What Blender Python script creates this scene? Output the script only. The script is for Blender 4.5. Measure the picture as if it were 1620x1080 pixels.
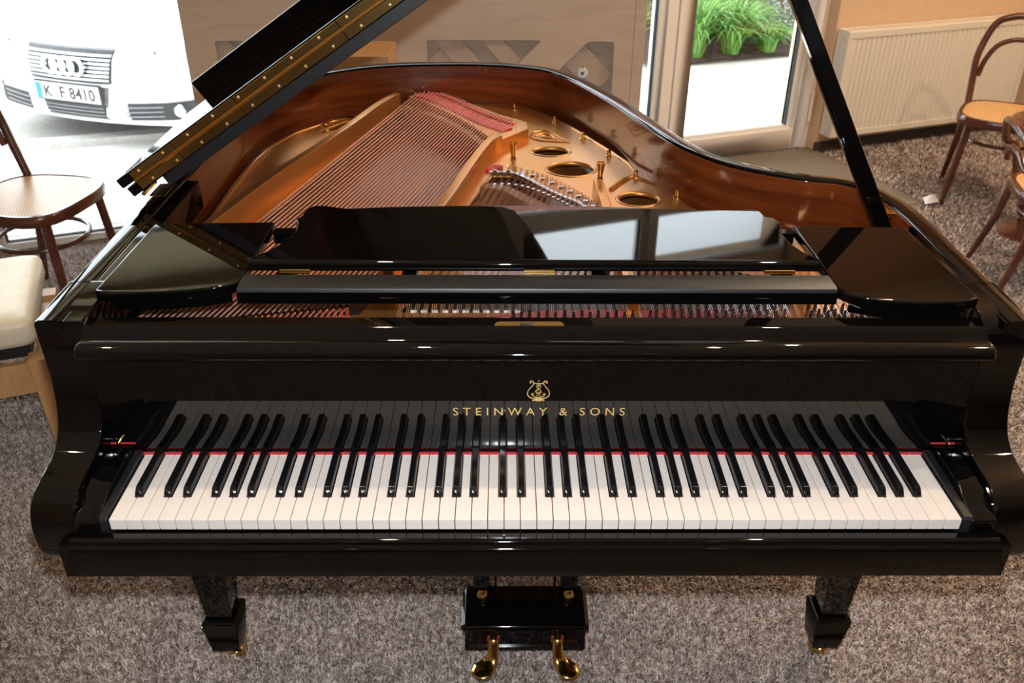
import bpy, bmesh, math, random
import numpy as np
from mathutils import Vector, Matrix

# ------------------------------------------------------------------ scene, camera, light
sc = bpy.context.scene
for o in list(bpy.data.objects):
    bpy.data.objects.remove(o)
COL = sc.collection
sc.view_settings.view_transform = 'Standard'
sc.view_settings.look = 'None'
sc.view_settings.gamma = 1.0
sc.view_settings.use_curve_mapping = False
sc.view_settings.exposure = 0.0

CAMP = np.array([-0.0457, -0.9595, 1.6037]); YAW, PIT, ROL, FPX = 0.0089, 0.5372, 0.0056, 1401.0
def cam_axes():
    cy, sy, cp, sp, cr, sr = math.cos(YAW), math.sin(YAW), math.cos(PIT), math.sin(PIT), math.cos(ROL), math.sin(ROL)
    F = np.array([sy*cp, cy*cp, -sp]); R = np.array([cy, -sy, 0]); U = np.cross(R, F)
    return cr*R + sr*U, -sr*R + cr*U, F
_R, _U, _F = cam_axes()
cam_data = bpy.data.cameras.new('camera')
cam = bpy.data.objects.new('camera', cam_data); COL.objects.link(cam)
mw = Matrix.Identity(4)
for i in range(3):
    mw[i][0], mw[i][1], mw[i][2], mw[i][3] = _R[i], _U[i], -_F[i], CAMP[i]
cam.matrix_world = mw
cam_data.sensor_width = 36.0
cam_data.lens = FPX/1620.0*36.0
cam_data.clip_start = 0.05; cam_data.clip_end = 200
cam_data.dof.use_dof = True
cam_data.dof.focus_distance = 1.42
cam_data.dof.aperture_fstop = 9.0
sc.camera = cam

# overcast daylight
world = bpy.data.worlds.new('overcast_sky'); sc.world = world; world.use_nodes = True
wn = world.node_tree.nodes; wl = world.node_tree.links
bg = wn['Background']; bg.inputs['Color'].default_value = (0.86, 0.94, 1.0, 1); bg.inputs['Strength'].default_value = 6.3

def add_light(name, kind, loc, energy, color, size, rot=(0, 0, 0)):
    d = bpy.data.lights.new(name, kind); d.energy = energy; d.color = color
    if kind == 'AREA':
        d.shape = 'DISK'; d.size = size
    elif kind == 'SUN':
        d.angle = size
    else:
        d.shadow_soft_size = size
    o = bpy.data.objects.new(name, d); o.location = loc; o.rotation_euler = rot; COL.objects.link(o)
    return o
# the flash on top of the photographer's camera
fl = add_light('camera_flash', 'SPOT', tuple(CAMP + 0.078*_U + 0.0*_R), 84.0, (0.95, 0.97, 1.0), 0.016)
fl.data.spot_size = math.radians(88); fl.data.spot_blend = 0.55
fl.rotation_euler = Matrix([[_R[0], _U[0], -_F[0]], [_R[1], _U[1], -_F[1]], [_R[2], _U[2], -_F[2]]]).to_euler()
# diffuse sun behind thin cloud
_sd = Vector((0.55*0.9385+0.62*0.3453, 0.55*0.3453-0.62*0.9385, -0.62)).normalized()
add_light('sun_behind_cloud', 'SUN', (-3, 8, 6), 3.2, (1.0, 0.98, 0.95), 0.8, _sd.to_track_quat('-Z', 'Y').to_euler())

# ------------------------------------------------------------------ materials
MATS = {}
def pmat(name, col, rough=0.5, metal=0.0, coat=0.0, spec=0.5, emit=None, estr=0.0, sheen=0.0):
    m = bpy.data.materials.new(name); m.use_nodes = True
    b = m.node_tree.nodes['Principled BSDF']
    b.inputs['Base Color'].default_value = (*col, 1); b.inputs['Roughness'].default_value = rough
    b.inputs['Metallic'].default_value = metal; b.inputs['Coat Weight'].default_value = coat
    b.inputs['Coat Roughness'].default_value = 0.02
    b.inputs['Specular IOR Level'].default_value = spec
    b.inputs['Sheen Weight'].default_value = sheen
    if emit:
        b.inputs['Emission Color'].default_value = (*emit, 1); b.inputs['Emission Strength'].default_value = estr
    MATS[name] = m
    return m
def nodes_of(m):
    return m.node_tree.nodes, m.node_tree.links, m.node_tree.nodes['Principled BSDF']
def add_noise_color(m, stops, scale=(1, 1, 1), nscale=5, detail=4, rough=0.6, distort=0.0, bump=0.0, bump_dist=0.001, kind='NOISE'):
    n, l, b = nodes_of(m)
    tc = n.new('ShaderNodeTexCoord'); mp = n.new('ShaderNodeMapping'); mp.inputs['Scale'].default_value = scale
    l.new(tc.outputs['Object'], mp.inputs['Vector'])
    if kind == 'WAVE':
        t = n.new('ShaderNodeTexWave'); t.inputs['Scale'].default_value = nscale; t.inputs['Distortion'].default_value = distort
        t.inputs['Detail'].default_value = detail; t.inputs['Detail Scale'].default_value = 1.5; out = t.outputs['Fac']
    else:
        t = n.new('ShaderNodeTexNoise'); t.inputs['Scale'].default_value = nscale; t.inputs['Detail'].default_value = detail
        t.inputs['Roughness'].default_value = rough; t.inputs['Distortion'].default_value = distort; out = t.outputs['Fac']
    l.new(mp.outputs['Vector'], t.inputs['Vector'])
    r = n.new('ShaderNodeValToRGB')
    while len(r.color_ramp.elements) < len(stops):
        r.color_ramp.elements.new(0.5)
    for e, (p, c) in zip(r.color_ramp.elements, stops):
        e.position = p; e.color = (*c, 1)
    l.new(out, r.inputs['Fac']); l.new(r.outputs['Color'], b.inputs['Base Color'])
    if bump:
        bp = n.new('ShaderNodeBump'); bp.inputs['Strength'].default_value = bump; bp.inputs['Distance'].default_value = bump_dist
        l.new(out, bp.inputs['Height']); l.new(bp.outputs['Normal'], b.inputs['Normal'])
    return m

LACQ = pmat('black_lacquer', (0.0022, 0.0020, 0.0019), 0.03, spec=0.5)
SATIN = add_noise_color(pmat('satin_black', (0.012, 0.012, 0.013), 0.42), [(0.4, (0.010, 0.010, 0.011)), (0.6, (0.017, 0.017, 0.018))], nscale=300)
EBONY = pmat('black_key', (0.006, 0.006, 0.007), 0.22)
IVORY = pmat('white_key', (0.85, 0.785, 0.72), 0.13)
FELT = add_noise_color(pmat('red_felt', (0.55, 0.01, 0.015), 0.95, sheen=0.3), [(0.3, (0.42, 0.006, 0.012)), (0.7, (0.68, 0.015, 0.022))], nscale=180, bump=0.4)
BRASS = pmat('polished_brass', (0.80, 0.56, 0.20), 0.12, 1.0)
BRASSD = pmat('hinge_brass', (0.72, 0.50, 0.17), 0.2, 1.0)
GOLD = pmat('gold_leaf', (0.95, 0.68, 0.28), 0.35, 0.6)
STEEL = pmat('steel', (0.62, 0.63, 0.66), 0.2, 1.0)
COPPER = pmat('copper_wire', (0.90, 0.50, 0.38), 0.42, 0.55)
WHITEF = pmat('white_felt', (0.8, 0.8, 0.8), 0.9)
MAHO = add_noise_color(pmat('mahogany', (0.16, 0.035, 0.01), 0.22, coat=0.6, spec=0.5),
    [(0.25, (0.045, 0.008, 0.002)), (0.5, (0.13, 0.027, 0.006)), (0.75, (0.25, 0.062, 0.015))], scale=(1.0, 1.0, 14), nscale=2.2, detail=5, distort=0.35)
PLATE = add_noise_color(pmat('bronze_lacquer', (0.60, 0.27, 0.07), 0.36, 0.8, coat=0.3), [(0.3, (0.64, 0.29, 0.08)), (0.7, (0.72, 0.34, 0.10))], nscale=400, bump=0.05)
SOUND = add_noise_color(pmat('soundboard_spruce', (0.33, 0.12, 0.03), 0.4, coat=0.3), [(0.3, (0.25, 0.085, 0.02)), (0.7, (0.40, 0.15, 0.04))], scale=(30, 3, 1), nscale=3)
MAPLE = pmat('bridge_maple', (0.35, 0.14, 0.05), 0.5)
BENTW = add_noise_color(pmat('bentwood', (0.09, 0.025, 0.012), 0.25, coat=0.4), [(0.3, (0.055, 0.014, 0.008)), (0.7, (0.13, 0.038, 0.018))], scale=(2, 2, 2), nscale=6)
def cane_mat():
    m = pmat('woven_cane', (0.75, 0.45, 0.18), 0.32); n, l, b = nodes_of(m)
    tc = n.new('ShaderNodeTexCoord'); ch = n.new('ShaderNodeTexBrick')
    ch.inputs['Scale'].default_value = 1.0; ch.offset = 0.5
    ch.inputs['Color1'].default_value = (0.88, 0.60, 0.30, 1); ch.inputs['Color2'].default_value = (0.82, 0.53, 0.25, 1)
    ch.inputs['Mortar'].default_value = (0.42, 0.2, 0.06, 1); ch.inputs['Mortar Size'].default_value = 0.0018
    ch.inputs['Brick Width'].default_value = 0.012; ch.inputs['Row Height'].default_value = 0.010
    l.new(tc.outputs['Object'], ch.inputs['Vector']); l.new(ch.outputs['Color'], b.inputs['Base Color'])
    return m
CANE = cane_mat()
LEATHER = add_noise_color(pmat('cream_leather', (0.78, 0.69, 0.52), 0.38), [(0.3, (0.74, 0.65, 0.48)), (0.7, (0.82, 0.73, 0.56))], nscale=60, bump=0.12, bump_dist=0.0006)
BEECH = add_noise_color(pmat('beech_wood', (0.60, 0.33, 0.14), 0.4), [(0.3, (0.52, 0.27, 0.11)), (0.7, (0.66, 0.38, 0.17))], scale=(8, 8, 1), nscale=3)
BIRCH = add_noise_color(pmat('birch_plywood', (0.64, 0.49, 0.37), 0.5), [(0.2, (0.56, 0.42, 0.31)), (0.5, (0.64, 0.49, 0.37)), (0.8, (0.70, 0.55, 0.43))], scale=(0.6, 1, 3.0), nscale=5, detail=6, distort=1.2)
PLYE = pmat('plywood_edge', (0.40, 0.24, 0.14), 0.6)
WALLM = add_noise_color(pmat('peach_plaster', (0.72, 0.52, 0.35), 0.9), [(0.3, (0.70, 0.50, 0.335)), (0.7, (0.74, 0.54, 0.365))], nscale=40, bump=0.08)
CEILM = pmat('ceiling_paint', (0.86, 0.80, 0.70), 0.9)
FRAMEM = pmat('taupe_window_frame', (0.90, 0.86, 0.83), 0.4)
FRAMEW = pmat('white_window_frame', (0.82, 0.82, 0.80), 0.35)
GASKET = pmat('grey_gasket', (0.05, 0.07, 0.09), 0.6)
RADM = pmat('radiator_enamel', (0.80, 0.76, 0.68), 0.35)
BASEB = add_noise_color(pmat('dark_baseboard', (0.06, 0.045, 0.04), 0.9), [(0.3, (0.04, 0.03, 0.028)), (0.7, (0.09, 0.07, 0.06))], nscale=80)
MATM = add_noise_color(pmat('grey_floor_mat', (0.19, 0.16, 0.13), 0.9), [(0.3, (0.15, 0.13, 0.10)), (0.7, (0.24, 0.2, 0.16))], nscale=120, bump=0.3)
RUBBER = pmat('black_rubber', (0.015, 0.015, 0.016), 0.6)
CARP = pmat('carpet_pile', (0.3, 0.25, 0.22), 0.9)
def carpet_setup(m, stops, island):
    n, l, b = nodes_of(m)
    tc = n.new('ShaderNodeTexCoord')
    big = n.new('ShaderNodeTexNoise'); big.inputs['Scale'].default_value = 2.2; big.inputs['Detail'].default_value = 3
    l.new(tc.outputs['Object'], big.inputs['Vector'])
    r = n.new('ShaderNodeValToRGB')
    while len(r.color_ramp.elements) < len(stops):
        r.color_ramp.elements.new(0.5)
    for e, (p, c) in zip(r.color_ramp.elements, stops):
        e.position = p; e.color = (*c, 1)
    if island:
        g = n.new('ShaderNodeNewGeometry'); l.new(g.outputs['Random Per Island'], r.inputs['Fac'])
    else:
        t = n.new('ShaderNodeTexNoise'); t.inputs['Scale'].default_value = 90; t.inputs['Detail'].default_value = 5
        l.new(tc.outputs['Object'], t.inputs['Vector']); l.new(t.outputs['Fac'], r.inputs['Fac'])
        bp = n.new('ShaderNodeBump'); bp.inputs['Strength'].default_value = 0.9; bp.inputs['Distance'].default_value = 0.012
        l.new(t.outputs['Fac'], bp.inputs['Height']); l.new(bp.outputs['Normal'], b.inputs['Normal'])
    mx = n.new('ShaderNodeMix'); mx.data_type = 'RGBA'; mx.blend_type = 'MULTIPLY'; mx.inputs[0].default_value = 0.35
    rr = n.new('ShaderNodeValToRGB'); rr.color_ramp.elements[0].position = 0.35; rr.color_ramp.elements[1].position = 0.65
    rr.color_ramp.elements[0].color = (0.72, 0.72, 0.72, 1); rr.color_ramp.elements[1].color = (1, 1, 1, 1)
    l.new(big.outputs['Fac'], rr.inputs['Fac']); l.new(r.outputs['Color'], mx.inputs[6]); l.new(rr.outputs['Color'], mx.inputs[7])
    cl = n.new('ShaderNodeTexNoise'); cl.inputs['Scale'].default_value = 75; cl.inputs['Detail'].default_value = 2
    l.new(tc.outputs['Object'], cl.inputs['Vector'])
    cr = n.new('ShaderNodeValToRGB'); cr.color_ramp.elements[0].position = 0.38; cr.color_ramp.elements[1].position = 0.58
    cr.color_ramp.elements[0].color = (0.55, 0.49, 0.46, 1); cr.color_ramp.elements[1].color = (1, 1, 1, 1)
    m2 = n.new('ShaderNodeMix'); m2.data_type = 'RGBA'; m2.blend_type = 'MULTIPLY'; m2.inputs[0].default_value = 1.0
    l.new(cl.outputs['Fac'], cr.inputs['Fac']); l.new(mx.outputs[2], m2.inputs[6]); l.new(cr.outputs['Color'], m2.inputs[7])
    l.new(m2.outputs[2], b.inputs['Base Color'])
carpet_setup(CARP, [(0.0, (0.14, 0.10, 0.085)), (0.35, (0.52, 0.43, 0.385)), (1.0, (0.92, 0.84, 0.79))], True)
CARPB = pmat('carpet_backing', (0.2, 0.16, 0.14), 0.95)
carpet_setup(CARPB, [(0.3, (0.18, 0.14, 0.12)), (0.5, (0.36, 0.30, 0.27)), (0.7, (0.55, 0.49, 0.45))], False)
def glass_mat():
    m = bpy.data.materials.new('window_glass'); m.use_nodes = True; n, l = m.node_tree.nodes, m.node_tree.links
    n.clear(); out = n.new('ShaderNodeOutputMaterial'); mix = n.new('ShaderNodeMixShader'); tr = n.new('ShaderNodeBsdfTransparent')
    gl = n.new('ShaderNodeBsdfGlossy'); gl.inputs['Roughness'].default_value = 0.0
    fr = n.new('ShaderNodeFresnel'); fr.inputs['IOR'].default_value = 1.45
    l.new(fr.outputs[0], mix.inputs[0]); l.new(tr.outputs[0], mix.inputs[1]); l.new(gl.outputs[0], mix.inputs[2]); l.new(mix.outputs[0], out.inputs[0])
    tr.inputs['Color'].default_value = (0.97, 0.985, 0.98, 1)
    return m
GLASS = glass_mat()
PAVE = add_noise_color(pmat('pale_paving', (0.72, 0.70, 0.66), 0.85), [(0.3, (0.68, 0.66, 0.62)), (0.7, (0.76, 0.74, 0.70))], nscale=20)
ASPH = add_noise_color(pmat('asphalt', (0.28, 0.26, 0.24), 0.95), [(0.3, (0.20, 0.19, 0.18)), (0.7, (0.36, 0.34, 0.31))], nscale=60)
KERBM = add_noise_color(pmat('kerb_stone', (0.45, 0.44, 0.42), 0.9), [(0.3, (0.4, 0.39, 0.37)), (0.7, (0.52, 0.5, 0.48))], nscale=30)
SOIL = add_noise_color(pmat('garden_soil', (0.05, 0.025, 0.015), 1.0), [(0.3, (0.025, 0.012, 0.008)), (0.7, (0.08, 0.04, 0.027))], nscale=25, bump=0.6, bump_dist=0.02)
def leafmat(name, a, b_):
    m = pmat(name, a, 0.5); n, l, b = nodes_of(m)
    g = n.new('ShaderNodeNewGeometry'); r = n.new('ShaderNodeValToRGB')
    r.color_ramp.elements[0].color = (*a, 1); r.color_ramp.elements[1].color = (*b_, 1)
    l.new(g.outputs['Random Per Island'], r.inputs['Fac']); l.new(r.outputs['Color'], b.inputs['Base Color'])
    b.inputs['Subsurface Weight'].default_value = 0.0
    return m
LEAF = leafmat('daylily_leaf', (0.035, 0.13, 0.015), (0.15, 0.33, 0.045))
LEAFY = leafmat('yellow_green_leaf', (0.08, 0.13, 0.015), (0.36, 0.30, 0.05))
LEAFS = leafmat('silver_leaf', (0.10, 0.13, 0.10), (0.45, 0.49, 0.45))
LEAFD = leafmat('hedge_leaf', (0.04, 0.10, 0.02), (0.14, 0.26, 0.05))
CARW = pmat('white_car_paint', (0.80, 0.81, 0.82), 0.15, coat=0.8)
CARD = pmat('grille_black', (0.02, 0.022, 0.025), 0.4)
CHROME = pmat('chrome', (0.85, 0.86, 0.88), 0.12, 1.0)
GREYP = pmat('grey_plastic', (0.20, 0.20, 0.21), 0.5)
LAMPG = pmat('headlamp_lens', (0.55, 0.62, 0.70), 0.08, 0.3)
PLATEW = pmat('plate_white', (0.8, 0.8, 0.8), 0.4)
PLATEB = pmat('plate_blue', (0.02, 0.22, 0.65), 0.4)
INK = pmat('plate_black', (0.02, 0.02, 0.02), 0.5)
TINT = pmat('tinted_glass', (0.02, 0.025, 0.03), 0.05)
DIALW = pmat('dial_white', (0.78, 0.79, 0.84), 0.4)
def brick_mat():
    m = pmat('red_brick', (0.4, 0.12, 0.08), 0.9); n, l, b = nodes_of(m)
    tc = n.new('ShaderNodeTexCoord'); mp = n.new('ShaderNodeMapping'); mp.inputs['Rotation'].default_value = (math.pi/2, 0, 0)
    br = n.new('ShaderNodeTexBrick'); br.inputs['Scale'].default_value = 4
    br.inputs['Color1'].default_value = (0.42, 0.13, 0.08, 1); br.inputs['Color2'].default_value = (0.33, 0.10, 0.07, 1)
    br.inputs['Mortar'].default_value = (0.5, 0.45, 0.4, 1)
    l.new(tc.outputs['Object'], mp.inputs['Vector']); l.new(mp.outputs['Vector'], br.inputs['Vector']); l.new(br.outputs['Color'], b.inputs['Base Color'])
    return m
BRICK = brick_mat()
HOUSEW = pmat('house_window_white', (0.8, 0.8, 0.8), 0.4)
BARK = pmat('bark', (0.10, 0.06, 0.04), 0.9)
LAMPE = pmat('downlight_glow', (1, 0.8, 0.5), 0.5, emit=(1.0, 0.74, 0.48), estr=300.0)
PAPER = pmat('white_paper', (0.85, 0.85, 0.85), 0.7)

# ------------------------------------------------------------------ mesh helpers
def wnorm(o):
    w = o.modifiers.new('weighted_normal', 'WEIGHTED_NORMAL'); w.keep_sharp = True; w.mode = 'FACE_AREA'; w.weight = 100
class MB:
    def __init__(s):
        s.v = []; s.f = []
    def add(s, vs, fs):
        k = len(s.v); s.v += [tuple(map(float, v)) for v in vs]; s.f += [tuple(i+k for i in f) for f in fs]; return s
    def box(s, x0, x1, y0, y1, z0, z1, M=None):
        vs = [(x, y, z) for z in (z0, z1) for y in (y0, y1) for x in (x0, x1)]
        if M is not None: vs = [tuple(M @ Vector(v)) for v in vs]
        return s.add(vs, [(0, 2, 3, 1), (4, 5, 7, 6), (0, 1, 5, 4), (2, 6, 7, 3), (0, 4, 6, 2), (1, 3, 7, 5)])
    def taper(s, c0, w0, d0, z0, c1, w1, d1, z1):
        vs = []
        for c, w, d, z in ((c0, w0, d0, z0), (c1, w1, d1, z1)):
            vs += [(c[0]-w/2, c[1]-d/2, z), (c[0]+w/2, c[1]-d/2, z), (c[0]-w/2, c[1]+d/2, z), (c[0]+w/2, c[1]+d/2, z)]
        return s.add(vs, [(0, 2, 3, 1), (4, 5, 7, 6), (0, 1, 5, 4), (2, 6, 7, 3), (0, 4, 6, 2), (1, 3, 7, 5)])
    def prism(s, poly, a, b, f):
        """poly 2D, f(u,v,w)->xyz, swept w from a to b"""
        n = len(poly); vs = [f(u, v, a) for u, v in poly] + [f(u, v, b) for u, v in poly]
        fs = [tuple(range(n))[::-1], tuple(range(n, 2*n))] + [(i, (i+1) % n, n+(i+1) % n, n+i) for i in range(n)]
        return s.add(vs, fs)
    def loft(s, rings, closed_ring=True, cap=True, closed_path=False):
        n = len(rings[0]); k = len(rings); vs = [p for r in rings for p in r]; fs = []
        for i in range(k if closed_path else k-1):
            j = (i+1) % k
            for a in range(n if closed_ring else n-1):
                b = (a+1) % n; fs.append((i*n+a, i*n+b, j*n+b, j*n+a))
        if cap and closed_ring and not closed_path:
            fs += [tuple(range(n))[::-1], tuple(range((k-1)*n, k*n))]
        return s.add(vs, fs)
    def tube(s, path, r, n=8, closed=False, squash=None):
        P = [Vector(p) for p in path]; k = len(P); rs = r if hasattr(r, '__len__') else [r]*k
        T = []
        for i in range(k):
            if closed: t = P[(i+1) % k]-P[i-1]
            else: t = P[min(i+1, k-1)]-P[max(i-1, 0)]
            T.append(t.normalized())
        up = Vector((0, 0, 1)) if abs(T[0].z) < 0.9 else Vector((1, 0, 0))
        N = (up - T[0]*up.dot(T[0])).normalized(); rings = []
        for i in range(k):
            N = (N - T[i]*N.dot(T[i])).normalized(); B = T[i].cross(N)
            rings.append([tuple(P[i] + (N*math.cos(2*math.pi*a/n)*(squash or 1) + B*math.sin(2*math.pi*a/n))*rs[i]) for a in range(n)])
        return s.loft(rings, closed_path=closed)
    def lathe(s, prof, c, n=24, axis='z', M=None):
        rings = []
        for r, h in prof:
            ring = []
            for a in range(n):
                t = 2*math.pi*a/n; u, v = max(r, 1e-5)*math.cos(t), max(r, 1e-5)*math.sin(t)
                p = (u, v, h) if axis == 'z' else ((u, h, v) if axis == 'y' else (h, u, v))
                if M is not None: p = tuple(M @ Vector(p))
                ring.append((p[0]+c[0], p[1]+c[1], p[2]+c[2]))
            rings.append(ring)
        return s.loft(rings)
    def build(s, name, mat, parent=None, bevel=0.0, seg=2, angle=32, clean=True):
        me = bpy.data.meshes.new(name); me.from_pydata(s.v, [], s.f)
        finish_mesh(me, bevel, seg, angle, clean)
        me.materials.append(mat)
        o = bpy.data.objects.new(name, me); COL.objects.link(o)
        if parent is not None: o.parent = parent
        if bevel > 0: wnorm(o)
        return o

def finish_mesh(me, bevel=0.0, seg=2, angle=32, clean=True):
    bm = bmesh.new(); bm.from_mesh(me)
    if clean:
        bmesh.ops.remove_doubles(bm, verts=bm.verts, dist=1e-6)
        bmesh.ops.recalc_face_normals(bm, faces=bm.faces)
    if bevel > 0:
        es = [e for e in bm.edges if len(e.link_faces) == 2 and e.calc_face_angle(0) > math.radians(28)]
        bmesh.ops.bevel(bm, geom=es, offset=bevel, segments=seg, profile=0.5, affect='EDGES', clamp_overlap=True)
    lim = math.radians(angle)
    for f in bm.faces: f.smooth = True
    for e in bm.edges:
        e.smooth = not (len(e.link_faces) == 2 and e.calc_face_angle(0) > lim)
    bm.to_mesh(me); bm.free()

def flat_mesh(name, polys, mat, parent, h, bevel=0.0, f=None, text=None, size=1.0, spacing=1.0, xform=None, res=2, shear=0.0):
    """filled flat shape with holes (or text); local z thickness h; xform maps (x,y,z)->xyz"""
    cu = bpy.data.curves.new('tmp', 'FONT' if text else 'CURVE')
    if text:
        cu.body = text; cu.size = size; cu.space_character = spacing; cu.align_x = 'CENTER'; cu.resolution_u = 3
    else:
        cu.dimensions = '2D'; cu.fill_mode = 'BOTH'
        for pl in polys:
            sp = cu.splines.new('POLY'); sp.points.add(len(pl)-1); sp.use_cyclic_u = True
            for i, q in enumerate(pl): sp.points[i].co = (q[0], q[1], 0, 1)
    cu.extrude = max(h/2-bevel, 0); cu.bevel_depth = bevel; cu.bevel_resolution = res; cu.offset = -bevel + (shear if text else 0)
    o = bpy.data.objects.new('tmp', cu); COL.objects.link(o); bpy.context.view_layer.update()
    dg = bpy.context.evaluated_depsgraph_get(); me = bpy.data.meshes.new_from_object(o.evaluated_get(dg))
    bpy.data.objects.remove(o); bpy.data.curves.remove(cu)
    me.name = name
    if xform:
        for v in me.vertices: v.co = Vector(xform(*v.co))
    finish_mesh(me, 0, 0, 32, True)
    me.materials.clear(); me.materials.append(mat)
    o = bpy.data.objects.new(name, me); COL.objects.link(o)
    if bevel > 0: wnorm(o)
    if parent is not None: o.parent = parent
    return o

def tag(o, label=None, cat=None, group=None, kind=None):
    if label: o['label'] = label
    if cat: o['category'] = cat
    if group: o['group'] = group
    if kind: o['kind'] = kind
    return o
def empty(name, loc=(0, 0, 0), rz=0.0, **k):
    o = bpy.data.objects.new(name, None); o.empty_display_size = 0.1; COL.objects.link(o)
    o.location = loc; o.rotation_euler = (0, 0, rz); tag(o, **k); return o
def dup(o, loc=None, rz=None, parent=None, label=None):
    c = o.copy(); COL.objects.link(c)
    if parent is not None: c.parent = parent
    if loc is not None: c.location = loc
    if rz is not None: c.rotation_euler = (0, 0, rz)
    if label: c['label'] = label
    for ch in [x for x in bpy.data.objects if x.parent == o]:
        dup(ch, parent=c)
    return c
def crom(pts, n=8, closed=False):
    P = [np.array(p, float) for p in pts]; k = len(P); out = []
    for i in range(k if closed else k-1):
        p0 = P[i-1] if (closed or i > 0) else 2*P[0]-P[1]
        p1 = P[i]; p2 = P[(i+1) % k]; p3 = P[(i+2) % k] if (closed or i+2 < k) else 2*P[-1]-P[-2]
        for j in range(n):
            t = j/n
            out.append(0.5*((2*p1)+(-p0+p2)*t+(2*p0-5*p1+4*p2-p3)*t*t+(-p0+3*p1-3*p2+p3)*t**3))
    if not closed: out.append(P[-1])
    return [tuple(float(c) for c in q) for q in out]
def arc(cx, cy, r, a0, a1, n):
    return [(cx+r*math.cos(a0+(a1-a0)*i/n), cy+r*math.sin(a0+(a1-a0)*i/n)) for i in range(n+1)]
def circ(cx, cy, rx, ry=None, n=32):
    ry = ry or rx
    return [(cx+rx*math.cos(2*math.pi*i/n), cy+ry*math.sin(2*math.pi*i/n)) for i in range(n)]
def offset_poly(pts, d):
    """offset open polyline to its right-hand side by d"""
    P = np.array(pts); T = np.gradient(P, axis=0); T /= np.linalg.norm(T, axis=1)[:, None]
    N = np.stack([T[:, 1], -T[:, 0]], 1)
    return P + N*d

# ------------------------------------------------------------------ room shell
PHI = math.radians(20.2); W0 = np.array([-2.169, 2.491]); WT = np.array([math.cos(PHI), math.sin(PHI)]); WN = np.array([-math.sin(PHI), math.cos(PHI)])
def wf(t, off, z=0.0):
    p = W0 + WT*t + WN*off; return (float(p[0]), float(p[1]), z)
TL, TR, OF, CZ = -2.6, 5.39, -7.5, 2.95
def wbox(mb, t0, t1, o0, o1, z0, z1):
    vs = [wf(t, o, z) for z in (z0, z1) for o in (o0, o1) for t in (t0, t1)]
    return mb.add(vs, [(0, 2, 3, 1), (4, 5, 7, 6), (0, 1, 5, 4), (2, 6, 7, 3), (0, 4, 6, 2), (1, 3, 7, 5)])
tag(wbox(MB(), TL-0.2, TR+0.2, OF-0.2, 0.16, -0.1, -0.001).build('floor', CARPB), kind='structure')
tag(wbox(MB(), TL-0.2, TR+0.2, OF-0.2, 0.3, CZ, CZ+0.15).build('ceiling', CEILM), kind='structure')
tag(wbox(MB(), 4.05, TR+0.2, -0.10, 0.25, 0.0, CZ).build('wall_back', WALLM, bevel=0.004), kind='structure')
tag(wbox(MB(), TL, 4.05, -0.02, 0.25, 2.66, CZ).build('wall_header', WALLM), kind='structure')
tag(wbox(MB(), TR, TR+0.2, OF, -0.10, 0.0, CZ).build('wall_right', WALLM), kind='structure')
tag(wbox(MB(), TL-0.2, TL, OF, 0.2, 0.0, CZ).build('wall_left', WALLM), kind='structure')
tag(wbox(MB(), TL, TR, OF-0.2, OF, 0.0, CZ).build('wall_front', BENTW), kind='structure')
mb = MB(); wbox(mb, 4.04, TR, -0.115, -0.10, 0.0, 0.055)
tag(mb.build('baseboard_back', BASEB), kind='structure')
tag(wbox(MB(), TR-0.015, TR, OF, -0.10, 0.0, 0.055).build('baseboard_right', BASEB), kind='structure')

def win(n, t0, t1, matf=FRAMEM, z0=0.0, zt=2.16, ztop=2.66):
    e = empty('window_%d' % n, wf(t0, 0), PHI, kind='structure'); W = t1-t0; m = MB()
    fw = 0.05
    m.box(0, W, -0.02, 0.06, z0, z0+0.03); m.box(0, W, -0.02, 0.06, zt, zt+0.12); m.box(0, W, -0.02, 0.06, ztop-0.06, ztop)
    for x in (0, W-fw): m.box(x, x+fw, -0.02, 0.06, z0, ztop)
    m.build('window_frame', matf, e, bevel=0.003)
    m = MB()
    for a, b in ((z0+0.03, zt), (zt+0.12, ztop-0.06)):
        m.box(fw, W-fw, 0.018, 0.022, a, b)
    m.build('pane', GLASS, e)
    m = MB()
    for a, b in ((z0+0.03, zt), (zt+0.12, ztop-0.06)):
        m.box(fw, fw+0.008, 0.0, 0.018, a, b); m.box(W-fw-0.008, W-fw, 0.0, 0.018, a, b); m.box(fw, W-fw, 0.0, 0.018, a, a+0.006)
    m.build('gasket', GASKET, e)
    return e
win(1, -2.6, -1.35, FRAMEW); win(2, -1.35, -0.04, FRAMEW); win(3, -0.04, 1.40, FRAMEW); win(4, 1.40, 3.10, FRAMEW)
# door
e = empty('door_1', wf(3.10, 0), PHI, kind='structure')
m = MB(); m.box(-0.01, 0.05, -0.03, 0.06, 0, 2.66); m.box(0.92, 0.95, -0.02, 0.06, 0, 2.66); m.box(0, 0.95, -0.02, 0.06, 2.16, 2.28); m.box(0, 0.95, -0.02, 0.06, 2.60, 2.66)
m.build('door_frame', FRAMEM, e, bevel=0.003)
m = MB(); m.box(0.055, 0.145, -0.035, 0.03, 0.012, 2.15); m.box(0.835, 0.915, -0.035, 0.03, 0.012, 2.15); m.box(0.145, 0.835, -0.035, 0.03, 0.012, 0.125); m.box(0.145, 0.835, -0.035, 0.03, 2.05, 2.15)
m.build('door_leaf', FRAMEM, e, bevel=0.003)
m = MB(); m.box(0.145, 0.16, -0.01, 0.03, 0.125, 2.05); m.box(0.80, 0.835, -0.01, 0.03, 0.125, 2.05); m.box(0.16, 0.80, -0.01, 0.03, 0.125, 0.14)
m.build('glazing_bead', FRAMEW, e)
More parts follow.
